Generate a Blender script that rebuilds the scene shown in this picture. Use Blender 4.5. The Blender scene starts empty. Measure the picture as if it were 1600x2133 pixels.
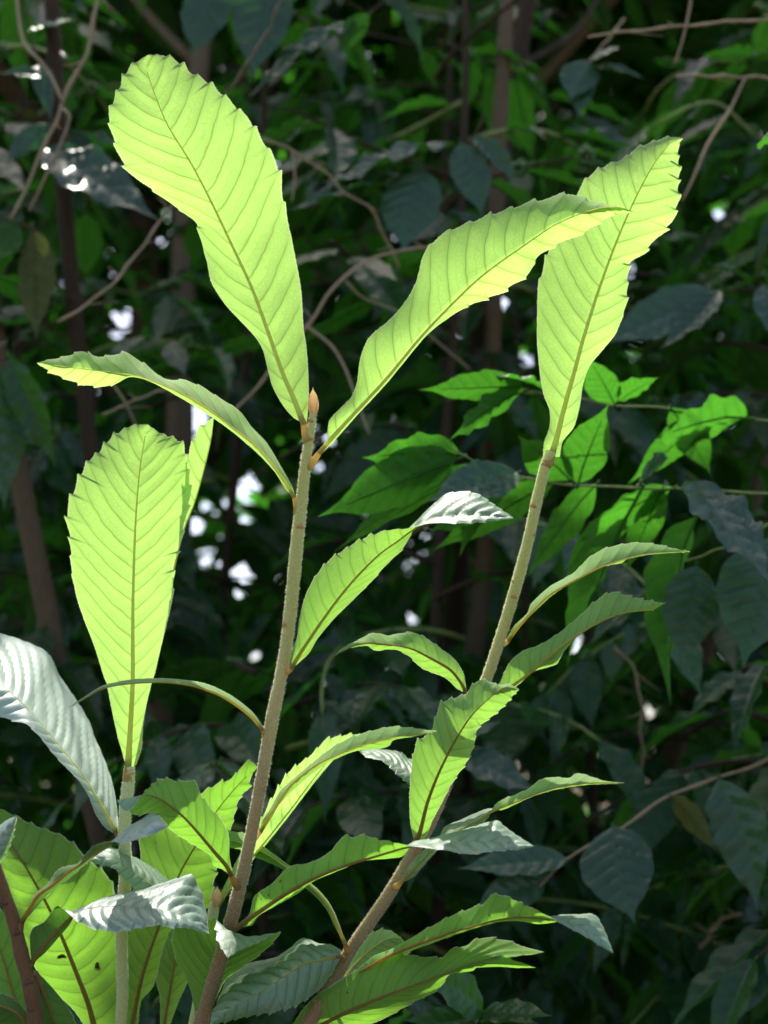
import bpy, math, random
import numpy as np
from mathutils import Vector, Matrix
R = math.radians
rng = random.Random(7)
nrng = np.random.default_rng(7)
scn = bpy.context.scene
COL = scn.collection

# ------------------------------------------------------------------ camera
PITCH = 12.0
FOVV = 40.0
CAM = np.array([0.0, -1.0, 1.25])
FPX = 1066.5 / math.tan(R(FOVV / 2))
cp, sp = math.cos(R(PITCH)), math.sin(R(PITCH))
C_R = np.array([1.0, 0, 0]); C_F = np.array([0, cp, sp]); C_U = np.array([0, -sp, cp])
cd = bpy.data.cameras.new("camera"); cam = bpy.data.objects.new("camera", cd); COL.objects.link(cam)
cam.location = CAM; cam.rotation_euler = (R(90 + PITCH), 0, 0)
cd.sensor_fit = 'VERTICAL'; cd.sensor_height = 36; cd.sensor_width = 27
cd.lens = 18 / math.tan(R(FOVV / 2)); cd.clip_start = 0.02; cd.clip_end = 3000
cd.dof.use_dof = True; cd.dof.focus_distance = 1.0; cd.dof.aperture_fstop = 5.8
scn.camera = cam

# ------------------------------------------------------------------ sky, sun, exposure
SUN_EL, SUN_AZ = 60.0, -14.0           # azimuth measured from +Y towards +X
w = bpy.data.worlds.new("World"); scn.world = w; w.use_nodes = True
nt = w.node_tree; nt.nodes.clear()
sky = nt.nodes.new("ShaderNodeTexSky"); sky.sky_type = 'NISHITA'; sky.sun_disc = False
sky.sun_elevation = R(SUN_EL); sky.sun_rotation = R(SUN_AZ); sky.dust_density = 3.5; sky.air_density = 0.9; sky.ozone_density = 0.6
bg = nt.nodes.new("ShaderNodeBackground"); bg.inputs[1].default_value = 0.15
wo = nt.nodes.new("ShaderNodeOutputWorld")
nt.links.new(sky.outputs[0], bg.inputs[0]); nt.links.new(bg.outputs[0], wo.inputs[0])
sd = bpy.data.lights.new("sun", 'SUN'); sd.energy = 3.9; sd.angle = R(0.53); sd.color = (1.0, 0.95, 0.86)
sun = bpy.data.objects.new("sun", sd); COL.objects.link(sun)
SUNV = Vector((math.sin(R(SUN_AZ)) * math.cos(R(SUN_EL)), math.cos(R(SUN_AZ)) * math.cos(R(SUN_EL)), math.sin(R(SUN_EL))))
sun.rotation_euler = SUNV.to_track_quat('Z', 'Y').to_euler()
sun.location = SUNV * 20
scn.view_settings.view_transform = 'Standard'; scn.view_settings.look = 'None'
scn.view_settings.exposure = 1.25; scn.view_settings.gamma = 1.0
scn.view_settings.use_curve_mapping = False
scn.cycles.max_bounces = 5; scn.cycles.diffuse_bounces = 3; scn.cycles.transmission_bounces = 3
scn.cycles.glossy_bounces = 2; scn.cycles.transparent_max_bounces = 4
scn.cycles.use_denoising = True

def P(x, y, dist):
    return CAM + (C_R * ((x - 800) / FPX) + C_U * ((1066.5 - y) / FPX) + C_F) * dist
PX = 1.0 / FPX                                  # metres per photo pixel at 1 m

# ------------------------------------------------------------------ helpers
def tag(o, label=None, cat=None, group=None, kind=None):
    if label: o["label"] = label
    if cat: o["category"] = cat
    if group: o["group"] = group
    if kind: o["kind"] = kind
    return o

def empty(name, loc):
    o = bpy.data.objects.new(name, None); COL.objects.link(o); o.location = loc
    o.empty_display_size = 0.05
    return o

def mesh_obj(name, verts, faces, mat, parent=None, origin=None, smooth=True, me=None):
    verts = np.asarray(verts, float)
    if origin is None: origin = np.zeros(3)
    origin = np.asarray(origin, float)
    m = bpy.data.meshes.new(name)
    m.from_pydata((verts - origin).tolist(), [], faces)
    if smooth: m.polygons.foreach_set("use_smooth", [True] * len(m.polygons))
    m.materials.append(mat); m.update()
    o = bpy.data.objects.new(name, m); COL.objects.link(o)
    place(o, origin, parent)
    return o

def wloc(o):
    v = np.array(o.location)
    while o.parent:
        o = o.parent; v = v + np.array(o.location)
    return v

def place(o, world, parent):
    if parent is not None:
        o.parent = parent
        o.location = np.asarray(world) - wloc(parent)
    else:
        o.location = world

def catmull(pts, n):
    """Centripetal-ish smooth curve through pts, resampled to n points by arc length."""
    p = np.asarray(pts, float)
    if len(p) == 2:
        dense = p[0] + (p[1] - p[0]) * np.linspace(0, 1, 50)[:, None]
    else:
        q = np.vstack([2 * p[0] - p[1], p, 2 * p[-1] - p[-2]])
        out = []
        for i in range(1, len(q) - 2):
            t = np.linspace(0, 1, 24, endpoint=False)[:, None]
            p0, p1, p2, p3 = q[i - 1], q[i], q[i + 1], q[i + 2]
            m1 = (p2 - p0) * 0.42; m2 = (p3 - p1) * 0.42
            # keep tangents from overshooting on uneven spacing
            L = np.linalg.norm(p2 - p1) + 1e-9
            for mm in (m1, m2):
                k = np.linalg.norm(mm)
                if k > L: mm *= L / k
            h = (2*t**3 - 3*t**2 + 1) * p1 + (t**3 - 2*t**2 + t) * m1 + (-2*t**3 + 3*t**2) * p2 + (t**3 - t**2) * m2
            out.append(h)
        dense = np.vstack(out + [p[-1:]])
    s = np.concatenate([[0], np.cumsum(np.linalg.norm(np.diff(dense, axis=0), axis=1))])
    u = np.linspace(0, s[-1], n)
    return np.stack([np.interp(u, s, dense[:, k]) for k in range(dense.shape[1])], 1)

def prof(vals, n):
    vals = np.asarray(vals, float)
    if vals.ndim == 0 or vals.size == 1: return np.full(n, float(vals))
    x = np.linspace(0, 1, len(vals)); t = np.linspace(0, 1, n)
    y = np.interp(t, x, vals)
    k = max(3, n // (2 * len(vals)) * 2 + 1)                # soften the kinks
    pad = np.pad(y, k // 2, mode='edge')
    return np.convolve(pad, np.ones(k) / k, 'valid')

def tube(path, radii, seg=10, cap=True):
    path = np.asarray(path, float); n = len(path)
    radii = np.broadcast_to(np.asarray(radii, float), (n,))
    T = np.gradient(path, axis=0); T /= np.linalg.norm(T, axis=1)[:, None] + 1e-12
    up = np.array([0.3, -1, 0.2]) if abs(T[0][1]) < 0.9 else np.array([1.0, 0, 0])
    a = np.cross(T[0], up); a /= np.linalg.norm(a)
    V = []; F = []
    ang = np.linspace(0, 2 * math.pi, seg, endpoint=False)
    for i in range(n):
        a = a - T[i] * np.dot(a, T[i]); a /= np.linalg.norm(a) + 1e-12
        b = np.cross(T[i], a)
        V.append(path[i] + radii[i] * (np.cos(ang)[:, None] * a + np.sin(ang)[:, None] * b))
    V = np.vstack(V)
    for i in range(n - 1):
        for j in range(seg):
            k = (j + 1) % seg
            F.append((i*seg + j, i*seg + k, (i+1)*seg + k, (i+1)*seg + j))
    if cap:
        F.append(tuple(range(seg - 1, -1, -1)))
        F.append(tuple((n-1)*seg + j for j in range(seg)))
    return V, F

# ------------------------------------------------------------------ materials
def nodes(m):
    m.use_nodes = True; t = m.node_tree; t.nodes.clear(); return t
class NT:
    def __init__(s, t): s.t = t
    def n(s, kind, **kw):
        x = s.t.nodes.new(kind)
        for k, v in kw.items(): setattr(x, k, v)
        return x
    def math(s, op, a, b=None, c=None, clamp=False):
        x = s.t.nodes.new("ShaderNodeMath"); x.operation = op; x.use_clamp = clamp
        for i, v in enumerate((a, b, c)):
            if v is None: continue
            if isinstance(v, (int, float)): x.inputs[i].default_value = v
            else: s.t.links.new(v, x.inputs[i])
        return x.outputs[0]
    def smooth(s, v, lo, hi, a=0.0, b=1.0):
        x = s.t.nodes.new("ShaderNodeMapRange"); x.interpolation_type = 'SMOOTHSTEP'
        s.t.links.new(v, x.inputs[0])
        for i, q in enumerate((lo, hi, a, b)): x.inputs[i + 1].default_value = q
        return x.outputs[0]
    def mix(s, f, a, b):
        x = s.t.nodes.new("ShaderNodeMix"); x.data_type = 'RGBA'
        if isinstance(f, (int, float)): x.inputs[0].default_value = f
        else: s.t.links.new(f, x.inputs[0])
        for i, v in ((6, a), (7, b)):
            if isinstance(v, tuple): x.inputs[i].default_value = (*v, 1) if len(v) == 3 else v
            else: s.t.links.new(v, x.inputs[i])
        return x.outputs[2]
    def l(s, a, b): s.t.links.new(a, b)

def leaf_material(name, trans, under, upper, wt, rough=0.42, spec=0.5, vein=0.55, vein_w=0.055, edge=0.35,
                  bump=0.25, grain=2600.0, mott=0.42, rand=0.0, coat=0.0, simple=False, halo_s=0.20, upvein=0.45, fleck=False):
    """Two-sided leaf: front face = underside (matte), back face = upper side (glossy); light passes through both."""
    m = bpy.data.materials.new(name); t = NT(nodes(m))
    uv = t.n("ShaderNodeUVMap"); uv.uv_map = "uv"
    sx = t.n("ShaderNodeSeparateXYZ"); t.l(uv.outputs[0], sx.inputs[0])
    ph, v = sx.outputs[0], sx.outputs[1]
    a = t.math('ABSOLUTE', v)
    tc = t.n("ShaderNodeTexCoord")
    wob = t.n("ShaderNodeTexNoise"); wob.inputs["Scale"].default_value = 90; wob.inputs["Detail"].default_value = 2
    t.l(tc.outputs["Object"], wob.inputs["Vector"])
    wv = t.math('MULTIPLY', t.math('SUBTRACT', wob.outputs[0], 0.5), 0.22)
    ph2 = ph if simple else t.math('ADD', ph, wv)
    d = t.math('ABSOLUTE', t.math('SUBTRACT', t.math('FRACT', t.math('ADD', ph2, 0.5)), 0.5))
    width = t.math('MULTIPLY_ADD', a, -0.55 * vein_w, vein_w)
    core = t.smooth(t.math('DIVIDE', d, width), 0.25, 1.0, 1.0, 0.0)
    halo = t.smooth(d, 0.0, 0.30, halo_s, 0.0)
    fade = t.smooth(a, 0.86, 0.99, 1.0, 0.15)
    if not simple:                                       # weaker veins between the main ones, dying out before the margin
        ph3 = t.math('ADD', t.math('MULTIPLY', t.math('SUBTRACT', wob.outputs[0], 0.5), 0.5), t.math('ADD', ph, 0.02))
        d3 = t.math('ABSOLUTE', t.math('SUBTRACT', t.math('FRACT', ph3), 0.5))
        mid_ = t.math('MULTIPLY', t.smooth(d3, 0.0, 0.05, 0.42, 0.0), t.smooth(a, 0.35, 0.75, 1.0, 0.0))
        core = t.math('MAXIMUM', core, mid_)
    veinm = t.math('MULTIPLY', t.math('MAXIMUM', core, halo), fade)
    # tertiary net between the side veins
    if not simple:
      vor = t.n("ShaderNodeTexVoronoi"); vor.feature = 'DISTANCE_TO_EDGE'; vor.inputs["Scale"].default_value = 330
      t.l(tc.outputs["Object"], vor.inputs["Vector"])
      net = t.smooth(vor.outputs[0], 0.0, 0.12, 0.30, 0.0)
      veinm = t.math('MAXIMUM', veinm, net)
    # mottling and fine felt grain
    mo = t.n("ShaderNodeTexNoise"); mo.inputs["Scale"].default_value = 28; mo.inputs["Detail"].default_value = 3
    t.l(tc.outputs["Object"], mo.inputs["Vector"])
    gr = t.n("ShaderNodeTexNoise"); gr.inputs["Scale"].default_value = grain; gr.inputs["Detail"].default_value = 1
    t.l(tc.outputs["Object"], gr.inputs["Vector"])
    fac = t.math('MULTIPLY_ADD', mo.outputs[0], mott, 1 - mott * 0.5)
    if not simple: fac = t.math('ADD', fac, t.math('MULTIPLY_ADD', gr.outputs[0], 0.22, -0.11))
    if rand:
        oi = t.n("ShaderNodeObjectInfo")
        fac = t.math('MULTIPLY', fac, t.math('MULTIPLY_ADD', oi.outputs["Random"], rand, 1 - rand * 0.5))
    def vary(col, vcol):
        c = t.mix(t.math('MULTIPLY', veinm, vein), col, vcol)
        x = t.n("ShaderNodeVectorMath", operation='SCALE'); t.l(c, x.inputs[0]); t.l(fac, x.inputs["Scale"])
        return x.outputs[0]
    tcol = vary(trans, tuple(k * q for k, q in zip(trans, (0.42, 0.40, 0.25))))
    ucol = vary(under, tuple(min(1, k * 0.8) for k in under))
    pcol = vary(upper, tuple(k * upvein for k in upper))
    if fleck:                                            # scattered tiny brown flecks and paler blotches
        fl_ = t.n("ShaderNodeTexNoise"); fl_.inputs["Scale"].default_value = 210; fl_.inputs["Detail"].default_value = 0
        t.l(tc.outputs["Object"], fl_.inputs["Vector"])
        fm = t.math('MULTIPLY', t.smooth(fl_.outputs[0], 0.80, 0.84), t.smooth(mo.outputs[0], 0.50, 0.6))
        tcol = t.mix(fm, tcol, (0.16, 0.13, 0.02)); ucol = t.mix(fm, ucol, (0.12, 0.08, 0.03))
    lit_rim = t.smooth(a, 0.965, 0.995, 0.0, edge)  # pale hairy margin, with its sunlit rim painted into the colour
    if edge: ucol = t.mix(lit_rim, ucol, (0.78, 0.80, 0.62)); tcol = t.mix(lit_rim, tcol, (0.75, 0.85, 0.45))
    bh = veinm if simple else t.math('ADD', t.math('MULTIPLY', veinm, 0.5), t.math('MULTIPLY', gr.outputs[0], 0.35))
    bp = t.n("ShaderNodeBump"); bp.inputs["Strength"].default_value = bump; bp.inputs["Distance"].default_value = 0.0008
    t.l(bh, bp.inputs["Height"])
    tr = t.n("ShaderNodeBsdfTranslucent"); t.l(tcol, tr.inputs[0]); t.l(bp.outputs[0], tr.inputs["Normal"])
    pu = t.n("ShaderNodeBsdfPrincipled"); t.l(ucol, pu.inputs["Base Color"]); pu.inputs["Roughness"].default_value = 0.75
    pu.inputs["Specular IOR Level"].default_value = 0.15; pu.inputs["Sheen Weight"].default_value = 0.0 if simple else 0.2
    pu.inputs["Sheen Roughness"].default_value = 0.4
    t.l(bp.outputs[0], pu.inputs["Normal"])
    pp = t.n("ShaderNodeBsdfPrincipled"); t.l(pcol, pp.inputs["Base Color"]); pp.inputs["Roughness"].default_value = rough
    pp.inputs["Specular IOR Level"].default_value = spec; t.l(bp.outputs[0], pp.inputs["Normal"])
    pp.inputs["Coat Weight"].default_value = coat; pp.inputs["Coat Roughness"].default_value = 0.3
    mu = t.n("ShaderNodeMixShader"); mu.inputs[0].default_value = wt; t.l(pu.outputs[0], mu.inputs[1]); t.l(tr.outputs[0], mu.inputs[2])
    mp = t.n("ShaderNodeMixShader"); mp.inputs[0].default_value = wt; t.l(pp.outputs[0], mp.inputs[1]); t.l(tr.outputs[0], mp.inputs[2])
    ge = t.n("ShaderNodeNewGeometry")
    mx = t.n("ShaderNodeMixShader"); t.l(ge.outputs["Backfacing"], mx.inputs[0]); t.l(mu.outputs[0], mx.inputs[1]); t.l(mp.outputs[0], mx.inputs[2])
    out = t.n("ShaderNodeOutputMaterial"); t.l(mx.outputs[0], out.inputs[0])
    return m

def bark_material(name, ramp, z0, z1, scale=60, rough=0.8, bump=0.4, sheen=0.0, trans=0.0, stretch=4.0):
    """Colour changes with age along the stem (world height z0..z1) plus fine fibrous grain."""
    m = bpy.data.materials.new(name); t = NT(nodes(m))
    ge = t.n("ShaderNodeNewGeometry"); sx = t.n("ShaderNodeSeparateXYZ"); t.l(ge.outputs["Position"], sx.inputs[0])
    mr = t.n("ShaderNodeMapRange"); t.l(sx.outputs[2], mr.inputs[0]); mr.inputs[1].default_value = z0; mr.inputs[2].default_value = z1
    mp = t.n("ShaderNodeMapping"); t.l(ge.outputs["Position"], mp.inputs[0]); mp.inputs["Scale"].default_value = (1, 1, 1 / stretch)
    no = t.n("ShaderNodeTexNoise"); no.inputs["Scale"].default_value = scale; no.inputs["Detail"].default_value = 6; no.inputs["Roughness"].default_value = 0.65
    t.l(mp.outputs[0], no.inputs["Vector"])
    f = t.math('ADD', mr.outputs[0], t.math('MULTIPLY_ADD', no.outputs[0], 0.22, -0.11))
    cr = t.n("ShaderNodeValToRGB"); t.l(f, cr.inputs[0])
    e = cr.color_ramp.elements
    while len(e) < len(ramp): e.new(0.5)
    for q, (pos, c) in zip(e, ramp): q.position = pos; q.color = (*c, 1)
    fine = t.n("ShaderNodeTexNoise"); fine.inputs["Scale"].default_value = scale * 9; fine.inputs["Detail"].default_value = 4
    t.l(mp.outputs[0], fine.inputs["Vector"])
    k = t.math('MULTIPLY_ADD', fine.outputs[0], 0.7, 0.65)
    x = t.n("ShaderNodeVectorMath", operation='SCALE'); t.l(cr.outputs[0], x.inputs[0]); t.l(k, x.inputs["Scale"])
    pb = t.n("ShaderNodeBsdfPrincipled"); t.l(x.outputs[0], pb.inputs["Base Color"]); pb.inputs["Roughness"].default_value = rough
    pb.inputs["Specular IOR Level"].default_value = 0.25; pb.inputs["Sheen Weight"].default_value = sheen
    pb.inputs["Sheen Roughness"].default_value = 0.3
    bp = t.n("ShaderNodeBump"); bp.inputs["Strength"].default_value = bump; bp.inputs["Distance"].default_value = 0.0012
    t.l(t.math('ADD', no.outputs[0], fine.outputs[0]), bp.inputs["Height"]); t.l(bp.outputs[0], pb.inputs["Normal"])
    out = t.n("ShaderNodeOutputMaterial"); t.l(pb.outputs[0], out.inputs[0])
    return m

def plain_material(name, col, col2, scale=120, rough=0.6, trans=None):
    m = bpy.data.materials.new(name); t = NT(nodes(m))
    tc = t.n("ShaderNodeTexCoord"); no = t.n("ShaderNodeTexNoise"); no.inputs["Scale"].default_value = scale; no.inputs["Detail"].default_value = 5
    t.l(tc.outputs["Object"], no.inputs["Vector"])
    c = t.mix(t.smooth(no.outputs[0], 0.35, 0.65), col, col2)
    pb = t.n("ShaderNodeBsdfPrincipled"); t.l(c, pb.inputs["Base Color"]); pb.inputs["Roughness"].default_value = rough
    pb.inputs["Specular IOR Level"].default_value = 0.3
    bp = t.n("ShaderNodeBump"); bp.inputs["Strength"].default_value = 0.3; bp.inputs["Distance"].default_value = 0.001
    t.l(no.outputs[0], bp.inputs["Height"]); t.l(bp.outputs[0], pb.inputs["Normal"])
    sh = pb.outputs[0]
    if trans:
        tr = t.n("ShaderNodeBsdfTranslucent"); tr.inputs[0].default_value = (*trans, 1)
        mx = t.n("ShaderNodeMixShader"); mx.inputs[0].default_value = 0.6; t.l(sh, mx.inputs[1]); t.l(tr.outputs[0], mx.inputs[2]); sh = mx.outputs[0]
    out = t.n("ShaderNodeOutputMaterial"); t.l(sh, out.inputs[0])
    return m

M = {}
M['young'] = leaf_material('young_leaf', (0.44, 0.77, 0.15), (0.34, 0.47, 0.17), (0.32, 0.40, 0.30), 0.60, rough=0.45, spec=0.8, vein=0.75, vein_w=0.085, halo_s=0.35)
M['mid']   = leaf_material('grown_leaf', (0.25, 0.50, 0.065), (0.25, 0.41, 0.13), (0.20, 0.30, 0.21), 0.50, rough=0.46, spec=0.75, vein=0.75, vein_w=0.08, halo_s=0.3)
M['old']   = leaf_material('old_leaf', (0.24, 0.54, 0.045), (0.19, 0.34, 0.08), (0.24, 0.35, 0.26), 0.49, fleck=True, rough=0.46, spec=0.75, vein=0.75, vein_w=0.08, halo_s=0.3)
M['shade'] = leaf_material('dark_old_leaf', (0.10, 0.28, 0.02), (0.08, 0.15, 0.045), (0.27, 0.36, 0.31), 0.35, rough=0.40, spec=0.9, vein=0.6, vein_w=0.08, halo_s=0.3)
M['sunlit_silver'] = leaf_material('lit_grown_leaf', (0.24, 0.48, 0.08), (0.25, 0.41, 0.13), (0.42, 0.52, 0.43), 0.30, rough=0.42, spec=0.8, vein=0.75, vein_w=0.08, halo_s=0.3, upvein=0.6)  # grown leaf copy with sunlit brightness painted into its upper side
M['rib_y'] = plain_material('young_midrib', (0.50, 0.52, 0.17), (0.56, 0.57, 0.22), 300, 0.6, (0.94, 0.92, 0.34))
M['rib_m'] = plain_material('grown_midrib', (0.38, 0.35, 0.10), (0.44, 0.39, 0.13), 300, 0.6, (0.74, 0.66, 0.16))
M['rib_o'] = plain_material('old_midrib', (0.30, 0.22, 0.08), (0.37, 0.27, 0.10), 300, 0.6, (0.52, 0.36, 0.09))
ZT, ZB = P(0, 850, 1)[2], P(0, 2000, 1)[2]
M['stem'] = bark_material('velvet_stem', [(0.0, (0.26, 0.175, 0.090)), (0.30, (0.40, 0.295, 0.145)), (0.48, (0.50, 0.42, 0.18)), (0.66, (0.50, 0.49, 0.165)), (1.0, (0.54, 0.56, 0.18))], ZB, ZT, 140, 0.8, 0.35, 0.4)
M['stem_pale'] = bark_material('pale_stem', [(0.0, (0.52, 0.58, 0.25)), (1.0, (0.64, 0.66, 0.32))], ZB, ZT, 160, 0.7, 0.25, 0.4)
M['stem_dark'] = bark_material('brown_stem', [(0.0, (0.10, 0.052, 0.022)), (1.0, (0.17, 0.095, 0.045))], ZB - 0.2, ZB + 0.1, 120, 0.75, 0.6, 0.1)
M['hair'] = plain_material('pale_hair', (0.80, 0.80, 0.62), (0.88, 0.88, 0.72), 100, 0.5, (0.9, 0.9, 0.7))
M['petiole'] = plain_material('tan_petiole', (0.55, 0.42, 0.17), (0.64, 0.46, 0.20), 300, 0.65, (0.75, 0.58, 0.22))
M['petiole_o'] = plain_material('brown_petiole', (0.28, 0.19, 0.09), (0.36, 0.26, 0.12), 300, 0.7, (0.4, 0.3, 0.1))
M['bud'] = plain_material('rusty_bud', (0.80, 0.58, 0.30), (0.88, 0.74, 0.48), 500, 0.6, (0.95, 0.75, 0.42))
M['scar'] = plain_material('leaf_scar', (0.42, 0.20, 0.08), (0.52, 0.30, 0.13), 500, 0.7)
M['scar_dark'] = plain_material('dark_leaf_scar', (0.07, 0.035, 0.02), (0.13, 0.07, 0.045), 400, 0.8)
M['hole'] = plain_material('leaf_spot', (0.05, 0.015, 0.005), (0.14, 0.06, 0.015), 700, 0.8)
# background bushes
M['bg'] = leaf_material('shrub_leaf', (0.060, 0.29, 0.016), (0.055, 0.155, 0.030), (0.020, 0.066, 0.017), 0.40, rough=0.36, spec=0.42, vein=0.45, vein_w=0.10, edge=0.0, grain=500, mott=0.5, rand=0.7, bump=0.12, simple=True, halo_s=0.3)
M['bg_gloss'] = leaf_material('glossy_shrub_leaf', (0.04, 0.18, 0.014), (0.04, 0.11, 0.025), (0.026, 0.075, 0.030), 0.30, rough=0.40, spec=0.6, vein=0.5, vein_w=0.10, edge=0.0, mott=0.4, rand=0.5, bump=0.12, simple=True, halo_s=0.3)
M['bg_olive'] = leaf_material('olive_leaf', (0.10, 0.13, 0.02), (0.10, 0.12, 0.035), (0.03, 0.06, 0.018), 0.35, rough=0.4, spec=0.5, vein=0.4, vein_w=0.10, edge=0.0, grain=500, mott=0.5, rand=0.4, bump=0.12, simple=True, halo_s=0.3)
M['bg_bright'] = leaf_material('fresh_shrub_leaf', (0.070, 0.31, 0.018), (0.055, 0.18, 0.028), (0.014, 0.055, 0.012), 0.42, rough=0.38, spec=0.5, vein=0.45, vein_w=0.10, edge=0.0, grain=500, mott=0.4, rand=0.5, bump=0.12, simple=True, halo_s=0.3)
M['bark'] = bark_material('grey_bark', [(0.0, (0.06, 0.042, 0.024)), (0.5, (0.11, 0.08, 0.045)), (1.0, (0.16, 0.12, 0.07))], 0, 3, 25, 0.9, 0.8)
M['bark_dark'] = bark_material('dark_bark', [(0.0, (0.03, 0.020, 0.011)), (1.0, (0.055, 0.037, 0.021))], 0, 3, 30, 0.9, 0.8)
M['twig'] = bark_material('pale_twig', [(0.0, (0.21, 0.15, 0.085)), (1.0, (0.34, 0.265, 0.16))], 0.6, 2.4, 90, 0.85, 0.6)
M['twig_green'] = bark_material('green_twig', [(0.0, (0.14, 0.20, 0.05)), (1.0, (0.20, 0.27, 0.07))], 0.6, 2.4, 90, 0.6, 0.4)
M['berry'] = plain_material('green_berry', (0.035, 0.10, 0.02), (0.06, 0.15, 0.03), 90, 0.25)
M['soil'] = plain_material('forest_soil', (0.05, 0.035, 0.022), (0.10, 0.075, 0.045), 3, 0.95)

# ------------------------------------------------------------------ ground
def ground():
    n = 60; xs = np.sinh(np.linspace(-6.6, 6.6, n)) * 2.0
    V = []; F = []
    for i, y in enumerate(xs):
        for j, x in enumerate(xs):
            r = math.hypot(x, y)
            V.append((x, y, 0.03 * math.sin(x * 2.1 + 1) * math.cos(y * 1.7) * min(1, 8 / (r + 1))))
    for i in range(n - 1):
        for j in range(n - 1):
            F.append((i*n + j, i*n + j + 1, (i+1)*n + j + 1, (i+1)*n + j))
    o = mesh_obj('ground', V, F, M['soil']); tag(o, 'dark forest soil under the shrubs', 'ground', kind='structure')
ground()

# ------------------------------------------------------------------ foreground leaf builder
def leaf(parent, mid, left, right, d, fl=1.5, fr=1.5, mat='mid', rib='rib_m', nv=15, tooth=5.0, rib_w=5.0, base=1.0,
         stem=None, corr=0.9, wave=0.0, t0=0.25, swap=False, cross=12, cup=0.35, fork=False, spots=(), label=None):
    """mid/left/right: rails in photo pixels from base to tip; d: depth profile (cm behind the 1 m plane) of the
    midrib, fl/fr: how far (cm) the two margins lie behind the midrib (profiles along the leaf)."""
    if swap: left, right = right, left; fl, fr = fr, fl
    n = nv * 12 + 1
    m2 = catmull(mid, n); l2 = catmull(left, n); r2 = catmull(right, n)
    t = np.linspace(0, 1, n)
    dm = prof(d, n)
    env = np.ones(n) if fork else 1 - np.clip((t - 0.82) / 0.18, 0, 1) ** 2
    env = env * np.clip(t / 0.05, 0, 1)
    dl = dm + prof(fl, n) * env; dr = dm + prof(fr, n) * env
    to3 = lambda a, dd: np.array([P(x, y, base + q / 100) for (x, y), q in zip(a, dd)])
    Mm, Ll, Rr = to3(m2, dm), to3(l2, dl), to3(r2, dr)
    wl = np.linalg.norm(Ll - Mm, axis=1); wr = np.linalg.norm(Rr - Mm, axis=1)
    length = np.linalg.norm(np.diff(Mm, axis=0), axis=1).sum(); spc = length / nv
    # slightly irregular vein rhythm
    jit = np.interp(t, np.linspace(0, 1, 9), np.concatenate([[0], nrng.normal(0, 0.22, 7), [0]]))
    def half(E, wd, side):
        wm = wd / spc
        a = np.linspace(0, 1, cross + 1)
        a = 1 - (1 - a) ** 1.15
        ph = (t * nv + jit)[:, None] - 0.75 * np.minimum(wm, 3.5)[:, None] * (a ** 1.35)[None, :] + (0.5 if side > 0 else 0)
        # marginal teeth at the vein ends, pointing to the tip
        pe = ph[:, -1]; fr_ = pe - np.floor(pe)
        tip_taper = np.clip((t - t0) / 0.12, 0, 1) * np.clip((0.995 - t) / 0.04, 0, 1)
        amp = np.interp(np.floor(pe) * 1.0, np.arange(-6, nv + 8), nrng.uniform(0.55, 1.25, nv + 14))
        saw = np.where(fr_ < 0.86, (fr_ / 0.86) ** 2.2, (1 - fr_) / 0.14)
        out = E - Mm; on = np.linalg.norm(out, axis=1)[:, None] + 1e-9
        tang = np.gradient(E, axis=0); tang /= np.linalg.norm(tang, axis=1)[:, None] + 1e-9
        dirv = out / on * 0.8 + tang * 0.55
        e2 = E + dirv * (saw * amp * tip_taper * tooth * 1.75 * PX)[:, None] * np.clip(on / (12 * PX), 0, 1)
        # gentle random undulation of the margin
        if wave:
            k1 = nrng.uniform(2.5, 4.5); p1 = nrng.uniform(0, 6.28)
            e2 = e2 + C_F * (wave / 100 * np.sin(t * k1 * 6.28 + p1) * np.clip(t / .1, 0, 1) * np.clip((1 - t) / .1, 0, 1))[:, None]
        rows = Mm[:, None, :] * (1 - a)[None, :, None] + e2[:, None, :] * a[None, :, None]
        # rounded cross-section: belly of each half
        bel = (a * (1 - a) * 4)[None, :, None] * (cup / 100) * np.clip(wd / (60 * PX), 0, 1.3)[:, None, None]
        rows = rows - C_F * bel * 0.6
        return rows, ph, a
    Lr, Lp, aa = half(Ll, wl, -1)
    Rr_, Rp, _ = half(Rr, wr, 1)
    grid = np.concatenate([Lr[:, ::-1], Rr_[:, 1:]], 1)      # left margin ... midrib ... right margin
    nc = grid.shape[1]
    du = np.gradient(grid, axis=1); dv = np.gradient(grid, axis=0)
    nor = np.cross(du, dv); nor /= np.linalg.norm(nor, axis=2)[:, :, None] + 1e-12
    for _ in range(2):
        nor = (nor + np.roll(nor, 1, 0) + np.roll(nor, -1, 0)); nor /= np.linalg.norm(nor, axis=2)[:, :, None] + 1e-12
    php = np.concatenate([Lp[:, ::-1], Rp[:, 1:]], 1)
    av = np.concatenate([aa[::-1], aa[1:]])
    sp_ = (np.clip(av / 0.15, 0, 1) * np.clip((1 - av) / 0.35, 0.15, 1))[None, :]
    f_ = php - np.floor(php)
    wsc = np.concatenate([np.repeat(wl[:, None], cross + 1, 1), np.repeat(wr[:, None], cross, 1)], 1)
    corr = prof(corr, n)[:, None] * (0.5 if mat == 'young' else 1.0)
    h = corr / 1000 * np.sin(math.pi * f_) ** 0.8 * sp_ * np.clip(wsc / (90 * PX), 0.1, 1.2)
    grid = grid - nor * h[:, :, None]
    V = grid.reshape(-1, 3); F = []; UV = []
    vs = np.concatenate([-aa[::-1], aa[1:]])
    for i in range(n - 1):
        for j in range(nc - 1):
            F.append((i*nc + j, i*nc + j + 1, (i+1)*nc + j + 1, (i+1)*nc + j))
            for (ii, jj) in ((i, j), (i, j+1), (i+1, j+1), (i+1, j)):
                if j < cross: p = Lp[ii, cross - jj]
                else: p = Rp[ii, jj - cross]
                UV.append((p, vs[jj]))
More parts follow.
